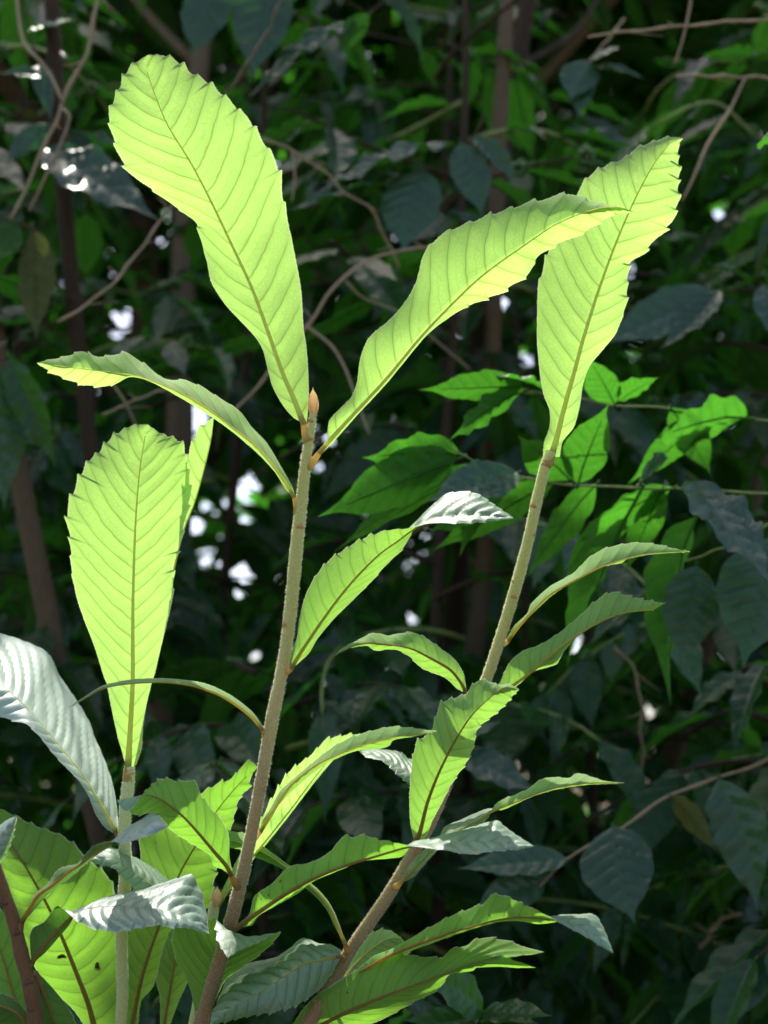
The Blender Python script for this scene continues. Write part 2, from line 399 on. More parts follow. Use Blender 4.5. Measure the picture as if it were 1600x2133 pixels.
    o = mesh_obj('leaf', V, F, M[mat], parent, Mm[0])
    ul = o.data.uv_layers.new(name="uv"); ul.data.foreach_set("uv", np.array(UV, dtype=np.float32).ravel())
    if label: o["label"] = label
    # midrib, raised on the underside, running into the petiole
    stop = int(n * (0.9 if fork else 0.97))
    ctr = nor[:, cross]
    path = Mm[:stop:5] + ctr[:stop:5] * (0.0004)
    rr = 0.95 * rib_w * PX * np.interp(np.linspace(0, 1, len(path)), [0, 0.1, 0.5, 1], [1.15, 0.85, 0.5, 0.13])
    if stem is not None:
        s3 = np.asarray(stem); q = catmull([s3, s3 * 0.5 + Mm[0] * 0.5 - np.array([0, 0, 0.001]), Mm[0], path[1]], 12)
        Vp, Fp = tube(q, rib_w * PX * np.interp(np.linspace(0, 1, 12), [0, 0.25, 0.6, 1], [1.9, 1.7, 1.25, 0.75]), 10)
        mesh_obj('petiole', Vp, Fp, M['petiole' if mat in ('young', 'mid') else 'petiole_o'], o, Mm[0])
    Vt, Ft = tube(path, rr, 8)
    mesh_obj('midrib', Vt, Ft, M[rib], o, path[0])
    # silky fringe of hairs along both margins
    fv = []; ff = []
    for side, E_ in ((-1, grid[:, 0]), (1, grid[:, -1])):
        inn = grid[:, 1] if side < 0 else grid[:, -2]
        m_ = int(length / 0.00055)
        for k_ in range(m_):
            x_ = nrng.uniform(0.5, n - 2); i_ = int(x_); f_2 = x_ - i_
            p_ = E_[i_] * (1 - f_2) + E_[i_ + 1] * f_2; o_ = E_[i_] - inn[i_]; on_ = np.linalg.norm(o_)
            if on_ < 1e-6: continue
            tg = E_[i_ + 1] - E_[i_]; tn_ = np.linalg.norm(tg)
            if tn_ < 1e-7: continue
            tg = tg / tn_; dd_ = o_ / on_ + tg * nrng.normal(0.3, 0.4) + nor[i_, 0] * nrng.normal(0, 0.4)
            b_ = len(fv); fv += [p_ - o_ / on_ * 0.0002 + tg * 0.00013, p_ - o_ / on_ * 0.0002 - tg * 0.00013, p_ + dd_ * nrng.uniform(0.0003, 0.0008)]; ff.append((b_, b_ + 1, b_ + 2))
    fo = mesh_obj('fringe', fv, ff, M['hair'], o, Mm[0], smooth=False); fo["kind"] = "stuff"
    for (row, v, rad) in spots:                               # insect-bite spots
        i = int(row * (n - 1)); j = int((v * 0.5 + 0.5) * (nc - 1))
        c = grid[i, j]; nn = nor[i, j]; e1 = np.cross(nn, C_U); e1 /= np.linalg.norm(e1); e2_ = np.cross(nn, e1)
        ang = np.linspace(0, 6.283, 13)[:-1]
        rad_ = rad * PX * (1 + 0.35 * np.sin(ang * 2 + row * 40) + 0.2 * np.sin(ang * 3))
        top = [c + nn * 0.0007 + r_ * 0.7 * (math.cos(q) * e1 + 0.8 * math.sin(q) * e2_) for q, r_ in zip(ang, rad_)]
        bot = [c - nn * 0.0010 + r_ * (math.cos(q) * e1 + 0.8 * math.sin(q) * e2_) for q, r_ in zip(ang, rad_)]
        VV = top + bot; FF = [tuple(range(12))] + [(k, k + 12, (k+1) % 12 + 12, (k+1) % 12) for k in range(12)]
        mesh_obj('bite_spot', VV, FF, M['hole'], o, c)
    return o

def stem_path(px, depths, rad, base=1.0, n=90):
    p2 = catmull(px, n); dd = prof(depths, n)
    path = np.array([P(x, y, base + q / 100) for (x, y), q in zip(p2, dd)])
    return path, prof(rad, n) * PX
def near(path, x, y):
    """point of a stem path that shows closest to photo pixel x, y"""
    rel = path - CAM; z = rel @ C_F
    px = 800 + (rel @ C_R) / z * FPX; py = 1066.5 - (rel @ C_U) / z * FPX
    return path[np.argmin((px - x) ** 2 + (py - y) ** 2)]
def to_ground(path, rad, dx=0.0):
    """continue a stem below the frame down into the soil"""
    e = path[-1]; g = np.array([e[0] + dx, e[1] + 0.03, -0.03])
    t = np.linspace(0, 1, 14)[1:, None]
    ext = e * (1 - t) + g * t + np.array([0.012, 0.0, 0]) * np.sin(t * 5)
    return np.vstack([path, ext]), np.concatenate([rad, np.linspace(rad[-1], rad[-1] * 1.5, 13)])

def knobbly(path, rad, seed):
    r = np.random.default_rng(seed); n = len(path)
    k = np.convolve(r.normal(0, 1, n + 6), np.ones(7) / 7, 'valid')[:n]
    ang = np.linspace(0, 1, n) * 17 + seed
    off = C_R * (np.sin(ang) * 0.0007)[:, None] + C_F * (np.cos(ang * 0.8) * 0.0007)[:, None]
    return path + off, 0.93 * rad * (1 + 0.10 * k)
def hairs(parent, path, rad, count, length, mat, name='hairs'):
    """short felt of pale hairs standing off a stem"""
    r = np.random.default_rng(count); n = len(path)
    T = np.gradient(path, axis=0); T /= np.linalg.norm(T, axis=1)[:, None]
    V = []; F = []
    for k in range(count):
        i = r.integers(1, n - 1); f = r.random(); c = path[i] * f + path[i-1] * (1 - f); t = T[i]
        a = r.normal(size=3); a -= t * a.dot(t); a /= np.linalg.norm(a)
        b = np.cross(t, a); L = length * r.uniform(0.5, 1.3); p = c + a * rad[i] * 0.97
        w = 0.00011
        tip = p + (a + t * r.normal(0, 0.35) + b * r.normal(0, 0.35)) * L
        j = len(V); V += [p + t * w, p - t * w, tip, p + b * w, p - b * w]; F += [(j, j+1, j+2), (j+3, j+4, j+2)]
    o = mesh_obj(name, V, F, M[mat], parent, path[-1], smooth=False); o["kind"] = "stuff"
def node_bump(parent, path, rad, x, y, side, mat='scar', size=9):
    """scar of a fallen leaf: a small shield-shaped swelling with a bud point"""
    c = near(path, x, y); k = np.argmin(np.linalg.norm(path - c, axis=1)); r = rad[k]
    T = path[max(k-1, 0)] - path[min(k+1, len(path)-1)]; T /= np.linalg.norm(T)
    out = C_R * side[0] - C_F * side[1]; out -= T * out.dot(T); out /= np.linalg.norm(out)
    b = np.cross(T, out); s = size * PX
    ctr = c + out * r * 0.86
    V = []; F = []
    prof_ = [(-0.8, 0.25, 0.05), (-0.55, 0.8, 0.22), (-0.2, 1.0, 0.45), (0.1, 0.85, 0.52), (0.35, 0.5, 0.5), (0.55, 0.26, 0.42), (0.75, 0.05, 0.3)]
    for (h, wd, dp) in prof_:
        for q in range(9):
            a = math.pi * q / 8
            V.append(ctr + T * h * s + b * math.cos(a) * wd * s * 0.9 + out * (math.sin(a) * dp * s - 0.12 * s))
    for i in range(len(prof_) - 1):
        for q in range(8):
            F.append((i*9 + q, i*9 + q + 1, (i+1)*9 + q + 1, (i+1)*9 + q))
    mesh_obj('leaf_scar', V, F, M[mat], parent, ctr)

def bud(parent, x, y, x2, y2, w, d=0.0):
    """pointed terminal bud of overlapping rusty scales; (x,y) base, (x2,y2) tip"""
    A, B = P(x, y, 1 + d / 100), P(x2, y2, 1 + d / 100)
    ax = B - A; ln = np.linalg.norm(ax); ax /= ln; u = np.cross(ax, C_F); u /= np.linalg.norm(u); v = np.cross(ax, u)
    V = []; F = []; S = 12
    ts = np.linspace(0, 1, 14)
    for i, t in enumerate(ts):
        r = w * PX * (math.sin(math.pi * min(1, t * 0.82 + 0.16)) ** 0.9) * (1 - 0.55 * max(0, t - 0.45))
        if t > 0.8: r *= (1 - t) / 0.2 * 0.85 + 0.1
        for q in range(S):
            a = 6.2832 * q / S
            rr = r * (1 + 0.10 * math.cos(2 * a + t * 9) + 0.05 * math.cos(3 * a - t * 14))
            V.append(A + ax * ln * t + u * math.cos(a) * rr + v * math.sin(a) * rr)
    for i in range(len(ts) - 1):
        for q in range(S):
            F.append((i*S + q, i*S + (q+1) % S, (i+1)*S + (q+1) % S, (i+1)*S + q))
    o = mesh_obj('bud', V, F, M['bud'], parent, A)
    for k, a in enumerate((0.6, 2.8, 4.6)):                     # bud scales
        V = []; F = []
        for i, t in enumerate(np.linspace(0, 0.72 - 0.1 * k, 7)):
            r = w * PX * 1.10 * (math.sin(math.pi * min(1, t * 0.82 + 0.16)) ** 0.9) * (1 - 0.45 * max(0, t - 0.45))
            hw = 0.95 * (1 - (t / (0.74 - 0.1 * k)) ** 2)
            for q in range(5):
                b = a + hw * (q - 2) / 2
                V.append(A + ax * ln * t + u * math.cos(b) * r + v * math.sin(b) * r)
        for i in range(6):
            for q in range(4): F.append((i*5 + q, i*5 + q + 1, (i+1)*5 + q + 1, (i+1)*5 + q))
        mesh_obj('bud_scale', V, F, M['bud'], o, A)

# ------------------------------------------------------------------ sapling A: tall middle stem
pa, ra = stem_path([(652, 862), (648, 900), (640, 950), (631, 1040), (622, 1110), (610, 1210), (599, 1310), (588, 1390), (570, 1490), (553, 1590), (533, 1690), (511, 1790), (492, 1870), (470, 1960), (448, 2040), (415, 2150)],
                   [0, 0, 0, 0, 0, 1, 1.5, 2], [7.5, 12.5, 13.5, 14, 14, 14, 14.5, 15, 16.5, 17.5])
pa, ra = to_ground(pa, ra, 0.03)
A = empty('sapling', pa[-1] + np.array([0, 0, 0.03]))
tag(A, 'tallest velvety sapling with rusty bud on the middle stem, bright translucent toothed leaves', 'sapling', 'backlit saplings in front')
pa, ra = knobbly(pa, ra, 3); V, F = tube(pa, ra, 18); so = mesh_obj('stem', V, F, M['stem'], A, pa[-1]); hairs(so, pa[:90], ra[:90], 9000, 0.0011, 'hair')
bud(A, 653, 866, 652, 806, 10.5)
for (x, y, s, z) in ((627, 1100, (0.35, 0.9), 10), (594, 1297, (-0.9, 0.45), 11), (553, 1528, (-1, 0.2), 8), (546, 1632, (0.45, 0.9), 9), (642, 872, (-0.5, 0.8), 8), (520, 1745, (0.3, 1), 8)):
    node_bump(A, pa, ra, x, y, s, size=z)
YG = dict(mat='young', rib='rib_y')
leaf(A, [(634, 886), (612, 830), (590, 780), (560, 695), (525, 600), (483, 510), (440, 420), (398, 340), (350, 262), (322, 195), (306, 145), (308, 114)],
     [(630, 880), (612, 870), (590, 845), (566, 800), (548, 730), (530, 700), (500, 668), (470, 635), (441, 590), (431, 545), (418, 495), (408, 463), (365, 430), (320, 396), (290, 375), (262, 345), (247, 318), (234, 275), (228, 243), (236, 215), (252, 180), (272, 141), (308, 114)],
     [(638, 884), (641, 860), (643, 800), (639, 730), (632, 680), (628, 610), (620, 560), (608, 500), (590, 420), (582, 372), (573, 335), (550, 300), (530, 270), (516, 246), (498, 232), (478, 210), (452, 190), (424, 167), (392, 150), (370, 130), (345, 118), (308, 114)],
     [0, 1.5, 2.5, 3, 3, 3, 4.5], fl=[0, 1.5, 3, 1.2, 1, 1], fr=[0, 1, 1.2, 1, 1, 1], nv=17, tooth=8, stem=near(pa, 636, 915), corr=1.5, rib_w=6.5, t0=0.42, **YG)
leaf(A, [(665, 944), (690, 913), (740, 858), (803, 790), (875, 703), (931, 644), (990, 587), (1037, 550), (1100, 506), (1150, 472), (1195, 451), (1250, 433), (1290, 432), (1326, 443)],
     [(664, 942), (681, 922), (687, 875), (731, 828), (744, 794), (750, 750), (769, 703), (819, 659), (859, 606), (874, 562), (879, 540), (893, 517), (918, 492), (960, 472), (1015, 452), (1085, 429), (1150, 412), (1185, 405), (1215, 413), (1260, 425), (1300, 434), (1326, 443)],
     [(667, 948), (695, 920), (745, 864), (808, 796), (882, 706), (914, 677), (962, 644), (1000, 626), (1042, 610), (1067, 593), (1098, 573), (1108, 555), (1117, 538), (1134, 521), (1160, 508), (1215, 483), (1256, 458), (1285, 443), (1326, 443)],
     [0, -1.5, -3, -3.5, -3, -2, -1], fl=[0, 1, 1.5, 1.5, 1.5, 1.5], fr=[0, 3.5, 4.5, 2.5, 1.2, 1.5, 2], nv=17, tooth=7, stem=near(pa, 652, 975), corr=1.3, rib_w=5.0, t0=0.40, **YG)
leaf(A, [(613, 1036), (600, 1012), (575, 975), (535, 930), (485, 890), (435, 852), (385, 822), (330, 798), (280, 783), (220, 774), (150, 766), (76, 756)],
     [(611, 1034), (594, 1018), (571, 982), (535, 943), (487, 902), (440, 868), (387, 835), (330, 803), (300, 790), (272, 786), (250, 796), (220, 804), (175, 800), (145, 791), (117, 779), (76, 756)],
     [(615, 1032), (607, 1010), (589, 977), (555, 922), (525, 890), (505, 862), (485, 846), (450, 825), (428, 810), (388, 793), (345, 790), (300, 758), (262, 736), (230, 742), (200, 745), (172, 733), (130, 744), (76, 756)],
     [0, -0.5, -1, -2, -3, -4, -4.5], fl=[0, 4, 5, 4, 1.5, 0.8, 0.5], fr=[0, 2, 3, 3, 2, 1, 0.5], mat='young', rib='rib_y', nv=15, tooth=6, stem=near(pa, 630, 1075), corr=1.0, rib_w=4.5, wave=0.3)
leaf(A, [(607, 1392), (615, 1378), (627, 1358), (661, 1307), (702, 1250), (742, 1202), (789, 1155), (830, 1125), (858, 1104), (890, 1086), (935, 1079), (985, 1074), (1030, 1076), (1071, 1080)],
     [(604, 1385), (607, 1358), (619, 1327), (624, 1287), (638, 1236), (661, 1196), (685, 1169), (732, 1137), (769, 1118), (806, 1106), (843, 1102), (864, 1097), (904, 1089), (948, 1090), (999, 1087), (1071, 1080)],
     [(618, 1385), (644, 1360), (661, 1331), (695, 1290), (732, 1253), (769, 1216), (806, 1175), (837, 1145), (857, 1112), (866, 1092), (884, 1073), (904, 1050), (928, 1031), (958, 1025), (992, 1029), (1029, 1052), (1053, 1068), (1071, 1080)],
     [0, -2, -3, -4, -5, -6, -7], fl=[0, 0.8, 0.8, 0.3, -1.0, -1.2, -0.3], fr=[0, 2, 2.5, 2.5, 3.5, 4.2, 1.5], nv=18, tooth=4.5, stem=near(pa, 590, 1405), corr=[0.8, 0.8, 1.0, 2.2, 2.6], rib_w=4.2, mat='mid')
leaf(A, [(547, 1520), (527, 1495), (490, 1466), (452, 1444), (400, 1427), (340, 1420), (270, 1423), (215, 1433), (175, 1455), (130, 1482)],
     [(546, 1518), (522, 1487), (488, 1460), (450, 1439), (398, 1423), (340, 1417), (270, 1419), (215, 1430), (172, 1454), (130, 1482)],
     [(549, 1516), (526, 1483), (481, 1448), (426, 1423), (350, 1413), (275, 1415), (215, 1428), (175, 1452), (130, 1482)],
     [0, -2, -4, -5, -6], fl=[0, 4, 5, 4, 0], fr=[0, 2.5, 3, 2, 0], nv=14, tooth=3, stem=near(pa, 560, 1540), corr=0.6, rib_w=4.0, mat='mid')
leaf(A, [(481, 1822), (472, 1804), (447, 1775), (415, 1737), (383, 1702), (350, 1675), (326, 1660), (300, 1655), (275, 1661), (243, 1667)],
     [(476, 1820), (462, 1810), (445, 1803), (438, 1783), (415, 1767), (393, 1753), (361, 1732), (342, 1710), (329, 1695), (307, 1694), (289, 1698), (272, 1692), (263, 1672), (255, 1665), (243, 1667)],
     [(484, 1818), (478, 1783), (477, 1743), (463, 1710), (436, 1681), (420, 1659), (412, 1640), (401, 1626), (375, 1630), (353, 1624), (332, 1625), (313, 1640), (298, 1656), (280, 1676), (262, 1690), (243, 1667)],
     [0, -3, -5, -6, -7, -7], fl=[0, 1.5, 1.5, 1.2, 1.5, 0.5], fr=[0, 1, 1, 1, 0, -1.5], nv=12, tooth=4, stem=near(pa, 500, 1845), corr=1.1, rib_w=5.0, mat='old', rib='rib_o')
leaf(A, [(500, 1927), (525, 1909), (575, 1875), (625, 1844), (681, 1817), (737, 1797), (800, 1778), (852, 1763), (914, 1756), (995, 1752), (1060, 1756), (1113, 1763)],
     [(500, 1924), (520, 1903), (531, 1866), (566, 1841), (594, 1812), (612, 1802), (644, 1798), (687, 1777), (700, 1759), (719, 1744), (737, 1745), (759, 1741), (787, 1750), (831, 1757), (858, 1763), (914, 1769), (956, 1776), (982, 1779), (1021, 1774), (1076, 1768), (1113, 1763)],
     [(504, 1931), (525, 1926), (541, 1906), (575, 1887), (619, 1862), (656, 1835), (712, 1811), (753, 1793), (775, 1791), (816, 1788), (837, 1784), (858, 1761), (870, 1753), (914, 1743), (962, 1730), (1008, 1716), (1034, 1710), (1053, 1724), (1080, 1743), (1113, 1763)],
     [0, -3, -5, -7, -8, -9, -10], fl=[0, 0.8, 1, 0.5, -1.2, -2.0, 0], fr=[0, 2, 2.5, 2, 4.5, 6, 1.5], nv=18, tooth=4, stem=near(pa, 480, 1935), corr=[1.2, 1.2, 1.2, 2.4, 2.6], rib_w=5.0, mat='old', rib='rib_o')
leaf(A, [(543, 1732), (556, 1710), (580, 1672), (610, 1631), (662, 1591), (719, 1565), (775, 1546), (831, 1533), (888, 1526), (912, 1522)],
     [(542, 1728), (546, 1711), (565, 1681), (584, 1647), (625, 1610), (681, 1565), (719, 1542), (760, 1527), (809, 1515), (850, 1516), (888, 1521), (912, 1522)],
     [(546, 1732), (565, 1706), (584, 1674), (625, 1634), (677, 1593), (730, 1568), (760, 1562), (794, 1559), (809, 1554), (822, 1541), (869, 1533), (912, 1522)],
     [1.5, 0, -2, -4, -6, -7], fl=[0, 1.5, 1, 1, 0.5], fr=[0, 3, 3, 2, 1], nv=14, tooth=4, stem=near(pa, 525, 1745), corr=1.0, rib_w=4.0, mat='mid')

# ------------------------------------------------------------------ sapling B: leaning stem on the right
pb_, rb = stem_path([(1150, 940), (1138, 968), (1118, 1045), (1098, 1130), (1075, 1215), (1048, 1310), (1020, 1400), (985, 1490), (945, 1595), (905, 1690), (858, 1780), (800, 1880), (735, 1975), (685, 2060), (628, 2150)],
                    [2, 2, 2, 2.5, 3, 3, 2, 1, 0], [11, 13, 13.5, 13, 13, 14, 15.5, 17])
pb_, rb = to_ground(pb_, rb, -0.06)
B = empty('sapling', pb_[-1] + np.array([0, 0, 0.03]))
tag(B, 'sapling on a long stem leaning right, one bright upright leaf at its top', 'sapling', 'backlit saplings in front')
pb_, rb = knobbly(pb_, rb, 5); V, F = tube(pb_, rb, 18); so = mesh_obj('stem', V, F, M['stem'], B, pb_[-1]); hairs(so, pb_[:90], rb[:90], 9001, 0.0010, 'hair')
for (x, y, s, z) in ((1110, 1057, (-0.7, 0.8), 10), (1112, 1110, (0.9, 0.4), 8), (1068, 1245, (0.1, 1), 9), (1072, 1215, (-0.9, 0.4), 7), (1140, 962, (-0.4, 1), 9), (850, 1800, (0.8, 0.5), 9)):
    node_bump(B, pb_, rb, x, y, s, size=z)
leaf(B, [(1147, 952), (1157, 922), (1175, 850), (1200, 760), (1215, 705), (1240, 625), (1270, 540), (1300, 465), (1330, 400), (1360, 345), (1392, 304), (1424, 288)],
     [(1132, 952), (1134, 920), (1145, 890), (1145, 855), (1132, 820), (1125, 780), (1119, 710), (1119, 665), (1121, 600), (1131, 565), (1141, 530), (1160, 482), (1184, 440), (1204, 402), (1227, 369), (1260, 347), (1300, 331), (1325, 311), (1360, 296), (1395, 286), (1424, 288)],
     [(1166, 952), (1172, 920), (1195, 890), (1207, 850), (1215, 800), (1230, 760), (1278, 702), (1293, 670), (1304, 630), (1306, 590), (1310, 550), (1340, 526), (1372, 488), (1400, 460), (1407, 435), (1413, 412), (1410, 385), (1414, 360), (1411, 325), (1415, 298), (1424, 288)],
     [2, 2.5, 3, 4, 4.5, 4.5, 5.5], fl=[0, 0.6, 1, 1, 1.2, 1], fr=[0, 1.5, 2, 1.2, 1, 1], nv=18, tooth=8, stem=near(pb_, 1140, 962), corr=1.3, rib_w=7.0, t0=0.4, **YG)
leaf(B, [(1058, 1335), (1075, 1311), (1101, 1281), (1145, 1238), (1206, 1203), (1250, 1181), (1285, 1169), (1337, 1155), (1390, 1150), (1440, 1149)],
     [(1056, 1330), (1070, 1305), (1098, 1278), (1106, 1258), (1145, 1222), (1194, 1194), (1229, 1160), (1267, 1141), (1320, 1131), (1365, 1134), (1404, 1143), (1440, 1149)],
     [(1062, 1333), (1080, 1309), (1102, 1285), (1152, 1239), (1204, 1206), (1250, 1183), (1271, 1177), (1295, 1173), (1306, 1165), (1355, 1155), (1440, 1149)],
     [3, 1, 0, -1, -2, -2], fl=[0, 1.5, 1.5, 1, 0], fr=[0, 4, 4, 2, 0], nv=13, tooth=3, stem=near(pb_, 1040, 1350), corr=0.7, rib_w=4.0, mat='mid')
leaf(B, [(1030, 1452), (1075, 1423), (1117, 1391), (1166, 1349), (1208, 1318), (1250, 1293), (1295, 1276), (1348, 1265), (1387, 1257)],
     [(1028, 1446), (1042, 1421), (1061, 1381), (1089, 1356), (1124, 1344), (1166, 1318), (1208, 1283), (1243, 1251), (1276, 1234), (1302, 1241), (1355, 1253), (1387, 1257)],
     [(1035, 1456), (1082, 1425), (1110, 1400), (1157, 1384), (1176, 1356), (1201, 1328), (1236, 1305), (1285, 1282), (1320, 1275), (1360, 1270), (1378, 1260), (1387, 1257)],
     [3, 0, -2, -3, -4], fl=[0, 1, 1.2, 1, 0], fr=[0, 2, 2.5, 2, 0.5], nv=14, tooth=4, stem=near(pb_, 1005, 1440), corr=1.1, rib_w=4.2, mat='mid')
leaf(B, [(866, 1752), (875, 1733), (890, 1673), (915, 1608), (945, 1548), (980, 1493), (1015, 1458), (1050, 1432), (1082, 1436)],
     [(862, 1750), (855, 1713), (853, 1653), (859, 1588), (871, 1545), (897, 1527), (910, 1488), (923, 1464), (970, 1448), (990, 1424), (1006, 1416), (1035, 1425), (1062, 1426), (1082, 1436)],
     [(874, 1752), (890, 1740), (902, 1708), (935, 1643), (968, 1593), (988, 1548), (994, 1520), (1020, 1497), (1050, 1468), (1070, 1446), (1082, 1436)],
     [1, -1, -3, -4, -5, -5.5], fl=[0, 0.8, 1, 1, 1], fr=[0, 1.5, 1.8, 1.5, 0.5], nv=15, tooth=5, stem=near(pb_, 868, 1760), corr=1.3, rib_w=5.0, wave=0.25, mat='mid', rib='rib_o')
leaf(B, [(970, 1443), (962, 1425), (938, 1395), (897, 1371), (857, 1351), (816, 1343), (769, 1338), (735, 1346), (694, 1368)],
     [(967, 1442), (952, 1434), (928, 1412), (897, 1400), (874, 1388), (854, 1368), (827, 1354), (803, 1353), (783, 1355), (762, 1345), (722, 1352), (694, 1368)],
     [(972, 1440), (965, 1402), (945, 1371), (918, 1351), (891, 1332), (864, 1319), (837, 1319), (810, 1324), (776, 1319), (749, 1332), (715, 1350), (694, 1368)],
     [2, 0, -2, -3, -3], fl=[0, 1.5, 1.5, 1, 0], fr=[0, 1, 1, 1, 0], nv=12, tooth=3, stem=near(pb_, 990, 1480), corr=1.1, rib_w=4.0, mat='mid', rib='rib_o')
leaf(B, [(719, 1966), (703, 1931), (687, 1894), (666, 1866), (640, 1842), (597, 1808), (565, 1785), (530, 1766), (490, 1752), (445, 1748)],
     [(717, 1966), (698, 1931), (681, 1896), (660, 1870), (632, 1846), (590, 1812), (556, 1795), (531, 1784), (503, 1770), (477, 1764), (445, 1748)],
     [(721, 1964), (709, 1931), (693, 1892), (672, 1862), (646, 1838), (603, 1803), (566, 1776), (537, 1754), (509, 1736), (477, 1734), (445, 1748)],
     [0, 1, 3, 5, 6, 7], fl=[0, 2, 2, 1.5, 1], fr=[0, 3, 3, 2, 1], nv=14, tooth=3, stem=near(pb_, 728, 1985), corr=0.8, rib_w=4.5, mat='old')
leaf(B, [(837, 1836), (848, 1826), (865, 1808), (888, 1785), (915, 1758), (955, 1730), (1000, 1706), (1024, 1690), (1076, 1669), (1125, 1650), (1174, 1637), (1239, 1629), (1303, 1631)],
     [(838, 1838), (862, 1826), (876, 1810), (890, 1794), (912, 1771), (946, 1752), (1005, 1718), (1022, 1692), (1034, 1674), (1060, 1661), (1092, 1648), (1112, 1635), (1135, 1621), (1164, 1620), (1187, 1620), (1203, 1611), (1232, 1618), (1262, 1627), (1303, 1631)],
     [(835, 1833), (846, 1815), (858, 1797), (881, 1772), (914, 1743), (927, 1722), (962, 1707), (1000, 1690), (1022, 1684), (1042, 1688), (1060, 1682), (1109, 1659), (1157, 1645), (1222, 1635), (1303, 1631)],
     [1, 0, -1, -3, -4, -5, -6], fl=[0, -0.5, -0.5, 0.5, 1.2, 1.5, 0.5], fr=[0, 1.5, 3, 3, 3, 2, 0.5], nv=16, tooth=3, stem=near(pb_, 822, 1845), corr=0.9, rib_w=4.0, mat='mid')
leaf(B, [(706, 2056), (744, 2029), (806, 1993), (865, 1968), (930, 1945), (995, 1926), (1044, 1914), (1092, 1910), (1141, 1914), (1172, 1920), (1206, 1928), (1245, 1954), (1278, 1986)],
     [(705, 2052), (716, 2037), (753, 2016), (775, 1993), (819, 1975), (881, 1940), (946, 1906), (1005, 1884), (1024, 1866), (1047, 1866), (1086, 1883), (1125, 1900), (1160, 1919), (1190, 1935), (1222, 1951), (1255, 1972), (1278, 1986)],
     [(710, 2058), (759, 2031), (822, 1995), (897, 1966), (962, 1943), (1027, 1923), (1066, 1918), (1125, 1925), (1158, 1921), (1176, 1908), (1206, 1905), (1239, 1907), (1255, 1931), (1268, 1961), (1278, 1986)],
     [0, -3, -6, -8, -9, -10], fl=[0, 0.8, 1, 0.5, -1.8, 0], fr=[0, 3, 3, 2, 5, 1], nv=17, tooth=4, stem=near(pb_, 690, 2060), corr=[1.0, 1.0, 1.0, 2.2, 2.6], rib_w=5.0, mat='old', rib='rib_o')
leaf(B, [(640, 2150), (690, 2124), (744, 2098), (800, 2075), (865, 2051), (930, 2026), (995, 2002), (1043, 1989)],
     [(600, 2150), (640, 2092), (700, 2046), (760, 2012), (820, 1992), (849, 1989), (871, 1993), (918, 1995), (940, 1978), (972, 1970), (988, 1958), (1018, 1954), (1057, 1960), (1092, 1972), (1134, 1983)],
     [(680, 2165), (740, 2146), (800, 2122), (858, 2089), (897, 2071), (918, 2055), (933, 2033), (956, 2023), (985, 2022), (994, 2014), (1027, 2013), (1076, 2016), (1117, 2016)],
     [1.5, -1, -3, -4, -5, -6], fl=[0, 1, 1, 1, 1], fr=[0, 1, 1, 1, 0.6], nv=15, tooth=4, stem=near(pb_, 630, 2150), corr=1.2, rib_w=5.0, mat='old', rib='rib_o', fork=True, label='forked leaf with a torn tip')
leaf(B, [(708, 1992), (680, 1998), (634, 2007), (587, 2037), (531, 2072), (478, 2102), (436, 2136)],
     [(712, 1980), (690, 1968), (662, 1965), (631, 1955), (594, 1984), (569, 1997), (525, 2006), (503, 2016), (475, 2041), (459, 2072), (447, 2103), (436, 2136)],
     [(706, 2002), (690, 2030), (660, 2065), (619, 2092), (580, 2104), (541, 2111), (494, 2121), (436, 2136)],
     [0, -1, -2.5, -3, -3.5], fl=[0, 7, 11, 10, 4], fr=[0, 0.2, -0.8, 0.3, 0.3], nv=11, tooth=4, stem=near(pb_, 720, 2000), corr=2.8, rib_w=4.0, mat='old')
leaf(B, [(905, 1640), (870, 1620), (840, 1602), (805, 1582), (775, 1572), (747, 1565)],
     [(905, 1632), (870, 1592), (850, 1580), (832, 1567), (800, 1562), (772, 1561), (747, 1565)],
     [(903, 1648), (870, 1642), (840, 1622), (815, 1600), (794, 1584), (765, 1577), (747, 1565)],
     [3, 4, 5, 5.5], fl=[0, 4, 3], fr=[0, -1.0, -0.5], nv=9, tooth=4, stem=near(pb_, 935, 1620), corr=1.4, rib_w=3.5, mat='mid')
leaf(B, [(708, 2052), (735, 2012), (775, 1975), (810, 1955), (838, 1955)],
     [(704, 2048), (722, 1995), (755, 1955), (795, 1937), (815, 1940), (838, 1955)],
     [(712, 2056), (760, 2030), (812, 2000), (845, 1990), (850, 1975), (838, 1955)],
     [2, 4, 6, 7], fl=[0, 1, 1], fr=[0, 1, 1], nv=9, tooth=5, stem=near(pb_, 690, 2055), corr=1.2, rib_w=3.5, mat='mid')

